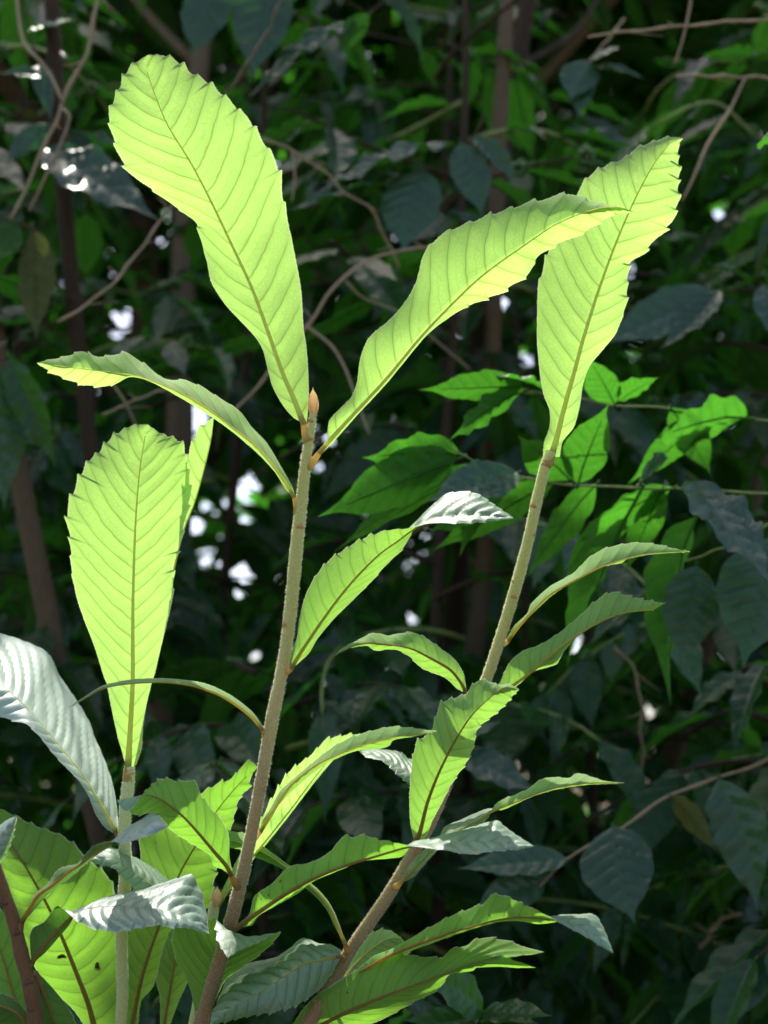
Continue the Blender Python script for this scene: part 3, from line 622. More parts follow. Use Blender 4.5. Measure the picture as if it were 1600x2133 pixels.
# ------------------------------------------------------------------ sapling C: pale stem on the left
pc, rc = stem_path([(268, 1596), (266, 1640), (262, 1720), (259, 1800), (256, 1900), (254, 2020), (252, 2150)], [3, 3, 3.5, 4], [13, 14.5, 13.5, 12.5, 12.5])
pc, rc = to_ground(pc, rc, 0.05)
C = empty('sapling', pc[-1] + np.array([0, 0, 0.03]))
tag(C, 'sapling with whitish green stem carrying one big upright paddle leaf at left', 'sapling', 'backlit saplings in front')
pc, rc = knobbly(pc, rc, 8); V, F = tube(pc, rc, 18); so = mesh_obj('stem', V, F, M['stem_pale'], C, pc[-1]); hairs(so, pc[:90], rc[:90], 4002, 0.0010, 'hair')
for (x, y, s, z) in ((268, 1608, (0.5, 0.9), 11), (262, 1740, (-0.9, 0.4), 9)): node_bump(C, pc, rc, x, y, s, mat='bud', size=z)
leaf(C, [(267, 1598), (272, 1513), (276, 1438), (277, 1400), (277, 1275), (280, 1150), (285, 1050), (292, 975), (302, 912), (308, 884)],
     [(262, 1594), (255, 1568), (245, 1533), (235, 1488), (222, 1423), (216, 1408), (198, 1350), (175, 1290), (160, 1245), (150, 1190), (148, 1130), (141, 1072), (153, 1030), (170, 990), (185, 962), (206, 945), (222, 925), (246, 903), (278, 887), (308, 884)],
     [(284, 1594), (295, 1558), (298, 1513), (305, 1468), (316, 1423), (324, 1400), (335, 1350), (350, 1290), (360, 1240), (361, 1170), (372, 1140), (379, 1112), (387, 1070), (396, 1035), (394, 1000), (388, 960), (380, 927), (360, 914), (328, 900), (308, 884)],
     [3, 3, 3, 3, 3.5, 5], fl=[0, 0.8, 1, 1, 1], fr=[0, 0.8, 1, 1.2, 1], nv=19, tooth=7, stem=near(pc, 266, 1625), corr=1.2, rib_w=7.0, t0=0.45, **YG)
leaf(C, [(274, 1592), (300, 1450), (340, 1280), (378, 1116), (405, 1045), (425, 975), (440, 912), (446, 867)],
     [(270, 1585), (297, 1450), (333, 1280), (366, 1130), (381, 1020), (394, 945), (414, 898), (446, 867)],
     [(277, 1588), (298, 1450), (336, 1280), (373, 1116), (400, 1045), (421, 975), (437, 912), (446, 867)],
     [4, 5, 5.5, 6, 6.5], fl=[0, 1, 0.5, -1.2, -1], fr=[0, 2, 2.5, 4, 1], nv=17, tooth=6, stem=near(pc, 268, 1615), corr=1.2, rib_w=4.5, **YG)
leaf(C, [(243, 1735), (228, 1708), (204, 1665), (177, 1622), (150, 1586), (90, 1513), (40, 1458), (0, 1425), (-50, 1390), (-100, 1362)],
     [(247, 1730), (243, 1681), (235, 1635), (222, 1595), (208, 1560), (200, 1545), (185, 1503), (155, 1453), (125, 1410), (100, 1362), (60, 1340), (0, 1320), (-50, 1318), (-100, 1362)],
     [(238, 1736), (217, 1722), (199, 1694), (185, 1659), (165, 1627), (134, 1595), (107, 1565), (82, 1533), (55, 1508), (25, 1500), (0, 1488), (-40, 1450), (-100, 1362)],
     [3, 3, 4, 5, 6.5, 8], fl=[0, 6, 11, 13, 11, 3], fr=[0, -0.8, -1.5, -1.5, -1, 0], nv=17, tooth=3, stem=near(pc, 258, 1765), corr=2.0, rib_w=5.5, mat='sunlit_silver', rib='rib_y')

# ------------------------------------------------------------------ sapling E: low shoot behind the middle stem
pe, re = stem_path([(448, 1880), (440, 1925), (428, 2010), (416, 2080), (402, 2150)], [6, 6, 6], [12, 14, 14])
pe, re = to_ground(pe, re, 0.03)
E = empty('sapling', pe[-1] + np.array([0, 0, 0.03]))
tag(E, 'low sapling with orange bud and broad green leaves crowded at bottom left', 'sapling', 'backlit saplings in front')
V, F = tube(pe, re, 12); mesh_obj('stem', V, F, M['stem_pale'], E, pe[-1])
bud(E, 450, 1886, 453, 1845, 11, 5.5)
low = pe[-12]
leaf(E, [(200, 2150), (185, 2092), (161, 2030), (134, 1963), (107, 1901), (78, 1847), (48, 1796), (24, 1759), (8, 1730), (-20, 1688)],
     [(185, 2150), (150, 2100), (95, 2050), (60, 1990), (30, 1915), (10, 1850), (0, 1800), (-12, 1750), (-22, 1712), (-20, 1688)],
     [(215, 2150), (262, 2110), (262, 2040), (254, 1960), (250, 1915), (236, 1855), (226, 1829), (209, 1812), (178, 1785), (161, 1768), (142, 1751), (130, 1741), (107, 1733), (75, 1722), (56, 1713), (35, 1702), (8, 1690), (-20, 1688)],
     [7, 6, 5, 4.5, 5], fl=[0, 0.5, 1, 1], fr=[0, 0.5, 1, 1], nv=13, tooth=5, stem=low, corr=1.4, rib_w=7.0, mat='old', rib='rib_o', spots=((0.27, 0.42, 8), (0.34, -0.12, 8)))
leaf(E, [(273, 2150), (285, 2085), (300, 2020), (330, 1932), (373, 1823), (404, 1767), (440, 1705), (478, 1655), (515, 1615), (537, 1598)],
     [(262, 2150), (256, 2060), (254, 1963), (262, 1930), (280, 1860), (293, 1790), (291, 1748), (302, 1722), (340, 1700), (400, 1668), (430, 1647), (458, 1633), (484, 1622), (505, 1597), (522, 1586), (537, 1598)],
     [(286, 2150), (294, 2086), (318, 2057), (330, 2017), (338, 1979), (356, 1936), (395, 1915), (435, 1885), (447, 1823), (468, 1765), (479, 1732), (489, 1692), (498, 1662), (517, 1640), (522, 1616), (537, 1598)],
     [8, 8, 8, 8, 8.5, 8], fl=[0, 0.8, 1, 1, -0.5, -0.5], fr=[0, 0.8, 1, 1, 1, 0], nv=18, tooth=6, stem=low, corr=1.3, rib_w=5.5, mat='old', rib='rib_o')
leaf(E, [(340, 2150), (353, 2070), (364, 2003), (369, 1955), (380, 1890), (392, 1850)],
     [(334, 2150), (333, 2078), (327, 2038), (335, 1990), (350, 1941), (365, 1890), (392, 1850)],
     [(348, 2150), (372, 2086), (387, 2052), (400, 2000), (408, 1940), (405, 1890), (392, 1850)],
     [8.5, 8.5, 9, 9], fl=[0, 1, 1], fr=[0, 1, 1], nv=12, tooth=4, stem=low, corr=1.2, rib_w=4.5, mat='old', rib='rib_o')
leaf(E, [(414, 2150), (428, 2070), (442, 2011), (458, 1972), (476, 1948), (488, 1942), (486, 1962), (474, 1996)],
     [(408, 2130), (399, 2070), (383, 2027), (367, 2000), (359, 1950), (372, 1930), (405, 1922), (436, 1916), (450, 1914), (451, 1935), (455, 1960), (474, 1996)],
     [(422, 2130), (447, 2087), (469, 2044), (501, 2017), (530, 1998), (557, 1974), (578, 1952), (581, 1942), (568, 1948), (541, 1961), (497, 1979), (474, 1996)],
     [5, 3, 2, 2, 2.5, -1, -4.5], fl=[0, 0.8, 1, 0.8, 0.5, 0], fr=[0, 0.8, 1, 0.8, 0.8, 0], nv=13, tooth=4, stem=pe[-13], corr=1.2, rib_w=5.0, mat='old', rib='rib_o', spots=((0.33, 0.55, 4), (0.12, -0.4, 4)), label='leaf with its tip folded over')
leaf(E, [(458, 1880), (486, 1832), (512, 1800), (548, 1757), (600, 1692), (650, 1625), (700, 1566), (757, 1529)],
     [(454, 1874), (476, 1828), (500, 1780), (540, 1715), (570, 1660), (600, 1612), (650, 1572), (675, 1546), (700, 1535), (757, 1529)],
     [(462, 1882), (490, 1836), (516, 1804), (553, 1761), (604, 1697), (655, 1630), (705, 1572), (757, 1529)],
     [6, 5.5, 5, 5, 6], fl=[0, -0.6, -1, -1, 0], fr=[0, 4, 5, 4, 1], nv=15, tooth=5, stem=near(pe, 446, 1895), corr=1.0, rib_w=4.0, **YG)
leaf(E, [(400, 1915), (360, 1880), (320, 1846), (290, 1822), (258, 1802), (228, 1788), (188, 1794)],
     [(398, 1900), (365, 1850), (341, 1826), (317, 1807), (290, 1791), (255, 1775), (228, 1764), (205, 1772), (188, 1794)],
     [(396, 1925), (350, 1895), (310, 1868), (290, 1853), (268, 1840), (250, 1822), (236, 1806), (206, 1800), (188, 1794)],
     [4, 1, 0, -1, -1.5], fl=[0, 4, 5, 4, 0], fr=[0, -0.5, -1.0, 0], nv=11, tooth=3, stem=near(pe, 436, 1950), corr=2.4, rib_w=3.5, mat='mid', rib='rib_y')

# ------------------------------------------------------------------ sapling D: dark brown stem in the corner
pd_, rd = stem_path([(-22, 1740), (-8, 1800), (8, 1860), (24, 1910), (40, 1960), (54, 2020), (66, 2080), (78, 2150)], [-6, -6, -6], [13, 16, 18.5, 20], n=70)
pd_, rd = to_ground(pd_, rd, 0.02)
D = empty('sapling', pd_[-1] + np.array([0, 0, 0.03]))
tag(D, 'dark brown stemmed sapling in the bottom left corner with silvery shaded leaves', 'sapling', 'backlit saplings in front')
pd_, rd = knobbly(pd_, 0.85 * rd * (1 + 0.06 * np.sin(np.linspace(0, 40, len(rd)))), 9); V, F = tube(pd_, rd, 18); mesh_obj('stem', V, F, M['stem_dark'], D, pd_[-1])
for (x, y, s, z) in ((30, 1940, (0.6, 0.8), 12), (58, 2040, (0.2, 1), 11), (14, 1880, (-0.4, 0.9), 10), (68, 2095, (-0.3, 1), 10)): node_bump(D, pd_, rd, x, y, s, mat='scar_dark', size=z)
leaf(D, [(46, 1920), (62, 1891), (80, 1864), (107, 1845), (140, 1818), (172, 1796), (204, 1770), (236, 1754), (269, 1742), (309, 1720), (350, 1721)],
     [(44, 1918), (64, 1883), (73, 1862), (99, 1842), (118, 1815), (140, 1804), (161, 1799), (183, 1775), (204, 1759), (232, 1753), (258, 1756), (295, 1744), (330, 1732), (350, 1721)],
     [(49, 1920), (67, 1901), (89, 1875), (115, 1851), (148, 1827), (175, 1803), (204, 1780), (226, 1766), (240, 1752), (263, 1724), (290, 1710), (309, 1698), (328, 1698), (350, 1721)],
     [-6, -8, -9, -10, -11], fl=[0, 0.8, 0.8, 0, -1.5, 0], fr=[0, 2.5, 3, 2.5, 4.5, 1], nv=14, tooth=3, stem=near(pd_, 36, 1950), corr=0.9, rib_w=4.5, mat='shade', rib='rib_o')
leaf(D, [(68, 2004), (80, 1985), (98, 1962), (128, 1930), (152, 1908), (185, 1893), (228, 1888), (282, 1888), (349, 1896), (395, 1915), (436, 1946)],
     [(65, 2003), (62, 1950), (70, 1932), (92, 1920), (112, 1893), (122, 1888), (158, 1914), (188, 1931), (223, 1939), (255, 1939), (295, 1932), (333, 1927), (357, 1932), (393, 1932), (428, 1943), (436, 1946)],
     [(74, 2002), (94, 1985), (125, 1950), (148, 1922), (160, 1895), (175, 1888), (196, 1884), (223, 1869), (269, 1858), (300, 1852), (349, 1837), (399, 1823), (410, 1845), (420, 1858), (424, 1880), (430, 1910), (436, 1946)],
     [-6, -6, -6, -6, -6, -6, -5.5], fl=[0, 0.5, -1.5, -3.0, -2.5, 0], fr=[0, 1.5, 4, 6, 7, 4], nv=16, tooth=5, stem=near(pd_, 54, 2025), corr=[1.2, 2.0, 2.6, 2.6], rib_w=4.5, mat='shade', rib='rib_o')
leaf(D, [(-50, 1850), (-20, 1785), (8, 1745), (35, 1700)], [(-62, 1840), (-40, 1762), (0, 1720), (18, 1707), (35, 1700)], [(-42, 1850), (4, 1790), (18, 1765), (26, 1738), (35, 1700)],
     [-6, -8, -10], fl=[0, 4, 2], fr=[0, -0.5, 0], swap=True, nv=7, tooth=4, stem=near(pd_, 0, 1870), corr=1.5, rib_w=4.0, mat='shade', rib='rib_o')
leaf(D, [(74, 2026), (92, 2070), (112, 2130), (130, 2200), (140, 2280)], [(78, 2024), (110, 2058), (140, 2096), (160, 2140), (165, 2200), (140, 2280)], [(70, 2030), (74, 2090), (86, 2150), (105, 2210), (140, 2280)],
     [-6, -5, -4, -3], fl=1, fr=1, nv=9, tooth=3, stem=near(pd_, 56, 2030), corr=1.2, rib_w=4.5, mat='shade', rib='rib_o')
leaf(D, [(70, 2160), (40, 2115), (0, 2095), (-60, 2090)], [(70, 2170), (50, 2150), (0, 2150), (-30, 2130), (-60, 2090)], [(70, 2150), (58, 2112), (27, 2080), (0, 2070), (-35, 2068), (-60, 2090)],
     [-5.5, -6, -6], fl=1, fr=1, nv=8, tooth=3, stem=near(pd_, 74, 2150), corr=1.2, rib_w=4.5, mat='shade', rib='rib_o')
leaf(D, [(62, 2190), (30, 2080), (8, 2000), (-25, 1900), (-50, 1850)], [(58, 2180), (-10, 2080), (-40, 1980), (-50, 1900), (-50, 1850)], [(66, 2180), (66, 2080), (52, 2000), (20, 1920), (-20, 1870), (-50, 1850)],
     [-3, 0, 1, 1], fl=1, fr=1, nv=11, tooth=5, stem=near(pd_, 76, 2150), corr=1.2, rib_w=5, mat='old', rib='rib_o')

# ------------------------------------------------------------------ background shrub leaves
def shrub_leaf_mesh(name, wid, mat, droop=0.12, fold=0.10, wavy=0.03, nv=8, tipl=0.12, curl=0.0, rows=26, cross=5, seed=0):
    """unit-length leaf along +X; upper side towards +Z; corrugated, wavy margin, drip tip"""
    r = np.random.default_rng(seed)
    t = np.linspace(0, 1, rows)
    tb = np.clip(t / (1 - tipl), 0, 1)
    hw = wid * 0.5 * np.sin(math.pi * tb ** 0.85) ** 0.75 + 0.0005
    hw = np.maximum(hw, wid * 0.16 * np.clip((1 - t) / (tipl * 2.2), 0, 1) ** 1.3 * (t > 0.5))
    hw = np.convolve(np.pad(hw, 1, mode='edge'), [0.25, 0.5, 0.25], 'valid'); hw[0] = 0.004; hw[-1] = 0.001
    hw *= 1 + 0.018 * np.sin(t * 31 + r.uniform(0, 6))
    zc = -droop * t ** 2 + 0.03 * np.sin(t * 3 + r.uniform(0, 3)); yc = curl * np.sin(t * 3.14) 
    V = []; cols = np.linspace(-1, 1, 2 * cross + 1); UVv = []
    p0, p1 = r.uniform(0, 6.28, 2)
    for i in range(rows):
        for c in cols:
            a = abs(c); off = 0.5 if c > 0 else 0
            ph = t[i] * nv - 0.9 * a ** 1.2 * hw[i] * nv + off
            f = ph - math.floor(ph)
            z = zc[i] + fold * hw[i] * a * 2 - 0.25 * fold * a * a * hw[i] + (0.10 if mat == 'bg_gloss' else 0.06) * hw[i] * 4 * (math.sin(math.pi * f) - 0.5) * min(1, a * 4) * (1 - 0.5 * a)
            z += wavy * a ** 2 * math.sin(t[i] * 24 + (p0 if c > 0 else p1)) * min(1, hw[i] / (wid * 0.3))
            V.append((t[i] - 0.0, yc[i] + c * hw[i], z)); UVv.append((ph, c))
    nc = len(cols); F = []
    UV = []
    for i in range(rows - 1):
        for j in range(nc - 1):
            q = (i*nc + j, (i+1)*nc + j, (i+1)*nc + j + 1, i*nc + j + 1)    # front face = underside (-Z)
            q = q[::-1] if False else q
            F.append(q)
    # make the front face the underside
    F = [tuple(reversed(f)) if np.cross(np.array(V[f[1]]) - V[f[0]], np.array(V[f[2]]) - V[f[0]])[2] > 0 else f for f in F]
    for f in F:
        side = 0.5 if max(UVv[k][1] for k in f) > 0 else 0.0
        for k in f:
            ph, c = UVv[k]
            if c == 0 and side: ph += 0.5
            UV.append((ph, c))
    # petiole
    n0 = len(V)
    path = np.array([(-0.06, 0, 0.004), (-0.02, 0, 0), (0.2, 0, zc[int(rows*.2)] - 0.004), (0.5, 0, zc[int(rows*.5)] - 0.004), (0.8, 0, zc[int(rows*.8)] - 0.003)])
    m = bpy.data.meshes.new(name)
    Vt, Ft = tube(path, [0.011, 0.010, 0.008, 0.006, 0.003], 5)
    F2 = [tuple(k + n0 for k in f) for f in Ft]
    m.from_pydata([tuple(v) for v in V] + Vt.tolist(), [], F + F2)
    for f in F2: UV += [(0.0, 0.0)] * len(f)
    m.polygons.foreach_set("use_smooth", [True] * len(m.polygons))
    ul = m.uv_layers.new(name="uv"); ul.data.foreach_set("uv", np.array(UV, dtype=np.float32).ravel())
    m.materials.append(M[mat]); m.update()
    return m

MESH = {}
k = 0
for mat in ('bg', 'bg_bright', 'bg_olive', 'bg_gloss'):
    MESH[mat] = []
    for (wd, dr, fo, wa, cu) in ((0.36, 0.10, 0.10, 0.014, 0.0), (0.31, 0.22, 0.25, 0.02, 0.03), (0.40, 0.05, -0.05, 0.012, -0.03), (0.29, 0.30, 0.30, 0.024, 0.02), (0.37, 0.18, 0.12, 0.028, -0.04), (0.33, -0.06, 0.2, 0.022, 0.05)):
        k += 1
        MESH[mat].append(shrub_leaf_mesh('shrub_leaf', wd, mat, dr, fo, wa, curl=cu, seed=k))

def put_leaf(parent, me, base, tip, normal, width_scale=1.0, name='leaf'):
    base, tip, normal = (np.asarray(v, float) for v in (base, tip, normal))
    x = tip - base; L = np.linalg.norm(x); x = x / L
    z = normal - x * normal.dot(x); nz = np.linalg.norm(z)
    if nz < 1e-4: z = np.cross(x, [1, 0, 0]); nz = np.linalg.norm(z)
    z /= nz; y = np.cross(z, x)
    o = bpy.data.objects.new(name, me); COL.objects.link(o)
    o.parent = parent
    pl = wloc(parent)
    mat = Matrix(((x[0]*L, y[0]*L*width_scale, z[0]*L, base[0]-pl[0]), (x[1]*L, y[1]*L*width_scale, z[1]*L, base[1]-pl[1]), (x[2]*L, y[2]*L*width_scale, z[2]*L, base[2]-pl[2]), (0, 0, 0, 1)))
    o.matrix_local = mat
    return o

def pix(p):
    rel = np.asarray(p) - CAM; z = rel @ C_F
    return 800 + (rel @ C_R) / z * FPX, 1066.5 - (rel @ C_U) / z * FPX, z
def in_view(p, m=160):
    x, y, z = pix(p)
    return z > 0.2 and -m < x < 1600 + m and -m < y < 2133 + m

# rays kept free of random leaves so that sky shows through, as real gaps in the thicket
GAPS = [(258, 630, 44), (190, 660, 36), (262, 682, 16), (1290, 243, 30), (395, 855, 48), (545, 1000, 44), (610, 935, 22), (410, 1090, 24), (450, 1090, 25), (540, 1190, 26), (1385, 1475, 32),
        (1245, 1610, 26), (1272, 1700, 24), (1420, 1550, 16), (1350, 715, 32), (1560, 270, 26), (865, 1130, 34), (1090, 690, 30), (500, 960, 25), (1115, 1290, 18), (640, 100, 20), (1380, 200, 14), (300, 530, 25), (1030, 640, 25), (1440, 1570, 12), (330, 505, 24), (365, 470, 20), (300, 455, 16), (560, 130, 14), (690, 620, 18), (655, 590, 14), (470, 1180, 20), (430, 930, 18), (1010, 700, 16), (1065, 730, 16), (820, 90, 14), (120, 560, 16), (700, 930, 16), (1540, 560, 16), (1490, 420, 14)]
def blocks_gap(b, t_):
    for s in (0.1, 0.5, 0.9):
        x, y, z = pix(np.asarray(b) * (1 - s) + np.asarray(t_) * s)
        for gx, gy, gr in GAPS:
            if (x - gx) ** 2 + (y - gy) ** 2 < (gr * 0.75 + 48 / z) ** 2: return True
    return False

BERRY = None
def berry_mesh():
    V = []; F = []
    r = np.random.default_rng(5)
    for k in range(7):
        c = np.array([math.cos(k * 0.9) * 0.9, math.sin(k * 0.9) * 0.9, r.uniform(-0.4, 0.4)])
        n0 = len(V); S, T = 8, 6
        for i in range(T + 1):
            th = math.pi * i / T
            for j in range(S):
                a = 6.2832 * j / S
                V.append(c + np.array([math.sin(th) * math.cos(a), math.sin(th) * math.sin(a), 1.15 * math.cos(th)]) * 0.62)
        for i in range(T):
            for j in range(S): F.append((n0 + i*S + j, n0 + i*S + (j+1) % S, n0 + (i+1)*S + (j+1) % S, n0 + (i+1)*S + j))
    m = bpy.data.meshes.new('berry_cluster'); m.from_pydata([tuple(v) for v in V], [], F)
    m.polygons.foreach_set("use_smooth", [True] * len(m.polygons)); m.materials.append(M['berry']); return m
BERRY = berry_mesh()

def shrub(x, y, height, nbr, blen, leafL, label, mats=('bg', 'bg', 'bg', 'bg_bright'), berries=0.0, seed=0, lean=(0, 0), zmin=0.35, limit=298, trunk_r=0.014, bark='bark_dark', mask=True):
    r = random.Random(seed)
    root = empty('coffee_shrub', (x, y, 0)); tag(root, label, 'shrub', 'dark glossy shrubs behind the saplings')
    n = 24; t = np.linspace(0, 1, n)
    path = np.stack([x + lean[0] * t + 0.03 * np.sin(t * 7 + seed), y + lean[1] * t + 0.03 * np.cos(t * 6 + seed), height * t - 0.03 * (1 - t)], 1)
    V, F = tube(path, np.linspace(trunk_r, trunk_r * 0.35, n), 8); mesh_obj('trunk', V, F, M[bark], root, path[0])
    cand = []; nb = 0
    for b in range(nbr):
        f = (b + r.random()) / nbr; h = zmin + (height - zmin) * f
        s = np.array([np.interp(h / height, t, path[:, k]) for k in range(3)])
        az = b * 2.4 + r.uniform(-.4, .4); L = blen * (1.05 - 0.45 * f) * r.uniform(0.75, 1.15)
        up = r.uniform(0.15, 0.55); m = 12; q = np.linspace(0, 1, m)
        hd = np.array([math.cos(az), math.sin(az), 0])
        bp = s + hd * (L * q)[:, None] + np.array([0, 0, 1]) * (L * (up * q - (0.35 + 0.3 * r.random()) * q ** 2))[:, None] + np.array([-hd[1], hd[0], 0]) * (0.05 * np.sin(q * 4 + r.random() * 6))[:, None]
        if not any(in_view(p, 260) for p in bp): continue
        V, F = tube(bp, np.linspace(0.0045, 0.0016, m), 5); mesh_obj('branch', V, F, M['twig_green' if r.random() < 0.35 else bark], root, bp[0]); nb += 1
        pos = r.uniform(0.1, 0.2)
        while pos < 1.0:
            c = np.array([np.interp(pos, q, bp[:, k]) for k in range(3)]); d = np.array([np.interp(min(1, pos + .05), q, bp[:, k]) for k in range(3)]) - c
            d /= np.linalg.norm(d) + 1e-9
            side = np.cross(d, [0, 0, 1]); side /= np.linalg.norm(side) + 1e-9
            for sg in (-1, 1):
                if r.random() < 0.12: continue
                ln = leafL * r.uniform(0.6, 1.25) * (0.75 + 0.5 * math.sin(math.pi * min(1, pos + .1)))
                dv = side * sg * r.uniform(0.6, 1.0) + d * r.uniform(0.35, 0.9) + np.array([0, 0, r.uniform(-0.95, 0.12)])
                dv /= np.linalg.norm(dv)
                nrm = np.array([r.gauss(0, .35), r.gauss(-0.25, .35), 1.0])
                cand.append((c + dv * 0.004, c + dv * ln, nrm, r.random(), r.randrange(6)))
            if berries and r.random() < berries and in_view(c, 20):
                o = bpy.data.objects.new('berry_cluster', BERRY); COL.objects.link(o); o.parent = root
                o.scale = (0.0085,) * 3; o.location = c - np.array([x, y, 0]); o.rotation_euler = (r.uniform(0, 3), r.uniform(0, 3), az)
            pos += r.uniform(0.034, 0.054) / L
        dv = bp[-1] - bp[-2]; dv /= np.linalg.norm(dv)
        cand.append((bp[-1], bp[-1] + (dv + np.array([0, 0, -.3])) * leafL * 0.8, np.array([0, -.3, 1.0]), r.random(), r.randrange(6)))
    shady = lambda c: (c[1] - (c[2] - 1.2) * SUNV.y / SUNV.z) > 0.30
    vis = [c for c in cand if in_view((c[0] + c[1]) / 2) and shady(c[0]) and shady(c[1]) and not (mask and blocks_gap(c[0], c[1]))]
    r.shuffle(vis); cnt = 0
    for (b0, b1, nn, rr, ki) in vis[:limit]:
        mk = mats[int(rr * len(mats))]
        put_leaf(root, MESH[mk][ki], b0, b1, nn, r.uniform(0.85, 1.15)); cnt += 1
    return root

LOOK = ['broad dark shrub behind the rusty bud, leaves overlapping at centre', 'dark shrub right of the leaning stem, top of frame', 'dark shrub at the left edge behind the paddle leaf',
        'low dark shrub under the leaning stem at lower right', 'low dark shrub filling the shade at lower centre', 'far shrub between the two tall leaves at the top',
        'far shrub at the upper left behind the pale forked twig', 'far shrub at the right edge halfway up', 'far shrub low at the left behind the silvery leaf', 'farthest shrub in the middle, seen in bits through gaps',
        'farthest shrub at the far right, mostly hidden', 'farthest shrub at the far left, mostly hidden']
#        x     y     h    nbr blen leafL
SPEC = [(0.10, 1.00, 2.6, 40, 0.50, 0.135, 0.15), (0.62, 1.05, 2.7, 40, 0.50, 0.14, 0.3), (-0.62, 1.00, 2.6, 38, 0.48, 0.135, 0.35),
        (0.52, 0.72, 1.45, 30, 0.42, 0.13, 0.0), (-0.12, 0.80, 1.45, 28, 0.42, 0.13, 0.1), (0.15, 1.75, 3.2, 42, 0.65, 0.15, 0.3),
        (-0.75, 1.80, 3.2, 42, 0.65, 0.15, 0.3), (1.00, 1.75, 3.1, 42, 0.65, 0.15, 0.2), (-0.50, 1.40, 2.0, 32, 0.55, 0.15, 0.0), (0.35, 2.70, 3.6, 44, 0.8, 0.16, 0.0),
        (1.35, 2.80, 3.7, 44, 0.8, 0.16, 0.0), (-1.05, 2.80, 3.7, 44, 0.8, 0.16, 0.0), (0.36, 1.30, 2.3, 36, 0.5, 0.15, 0.1), (-0.25, 1.35, 2.9, 40, 0.55, 0.14, 0.2), (0.85, 1.25, 1.9, 34, 0.5, 0.15, 0.0)]
LOOK += ['middle distance shrub filling the gap between the two long stems', 'middle distance shrub behind the base of the tallest leaf', 'middle distance shrub low at the right behind the silvery leaves']
SH = []
for i, (x, y, h, nb, bl, ll, be) in enumerate(SPEC):
    SH.append(shrub(x, y, h, nb, bl, ll, LOOK[i], mats=('bg', 'bg_bright', 'bg', 'bg_bright', 'bg', 'bg_bright', 'bg', 'bg', 'bg_bright', 'bg_gloss') if y < 1.5 else ('bg', 'bg_bright', 'bg_bright'), berries=be, seed=20 + i))

# ------------------------------------------------------------------ near leafy branches that stand out behind the saplings
def branch_thing(name, label, cat, px, dist, rad, mat, leaves=(), group=None, kids=(), shift=0.0):
    n = 40; p2 = catmull(px, n); dd = prof(dist, n) + shift
    path = np.array([P(x, y, q) for (x, y), q in zip(p2, dd)])
    root = empty(name, path[0]); tag(root, label, cat, group)
    rr = prof(rad, n) * PX * dd * 0.58
    node = np.abs(np.sin(np.linspace(0, 4.5 * math.pi, n) + px[0][0])) ** 14
    rr = rr * (1 + 0.35 * node + 0.06 * np.sin(np.linspace(0, 60, n)))
    path = path + C_R * (np.sin(np.linspace(0, 19, n) + px[0][1]) * 0.0007)[:, None] + C_U * (np.sin(np.linspace(2, 27, n)) * 0.0006)[:, None]
    if not leaves:
        kn = np.interp(np.arange(n), np.arange(0, n + 5, 5), np.resize(np.array([0, 1, -0.8, 0.6, -1, 0.9, -0.5, 0.7]), len(np.arange(0, n + 5, 5))))
        path = path + (C_R * 0.7 + C_U * 0.5) * (kn * 0.0042)[:, None]
        for i_ in range(7, n - 3, 9):
            s_ = path[i_]; t_ = path[i_ + 1] - path[i_]; t_ = t_ / np.linalg.norm(t_)
            e_ = s_ + (t_ * 0.5 + (C_R if i_ % 2 else -C_R) * 0.8 + C_U * 0.2 * (-1) ** i_) * (0.012 + 0.03 * ((i_ * 7) % 5) / 5)
            Vs, Fs = tube(np.array([s_, s_ * .5 + e_ * .5 + t_ * .002, e_]), np.array([0.6, 0.45, 0.25]) * rr[i_], 6); mesh_obj('side_twig', Vs, Fs, M[mat], root, s_)
    V, F = tube(path, rr, 8); mesh_obj('branch', V, F, M[mat], root, path[0])
    for (kp, kd, kr) in kids:
        q2 = catmull(kp, 20); q3 = np.array([P(x, y, z) for (x, y), z in zip(q2, prof(kd, 20) + shift)])
        V, F = tube(q3, prof(kr, 20) * PX * prof(kd, 20) * 0.58, 7); mesh_obj('side_twig', V, F, M[mat], root, q3[0])
    for (bx, by, bd, tx, ty, td, nrm, ws, mk, ki) in leaves:
        b = P(bx, by, bd + shift); tt = P(tx, ty, td + shift); nv = C_R * nrm[0] + C_U * nrm[1] - C_F * nrm[2]
        put_leaf(root, MESH[mk][ki], b, tt, nv, ws)
    return root

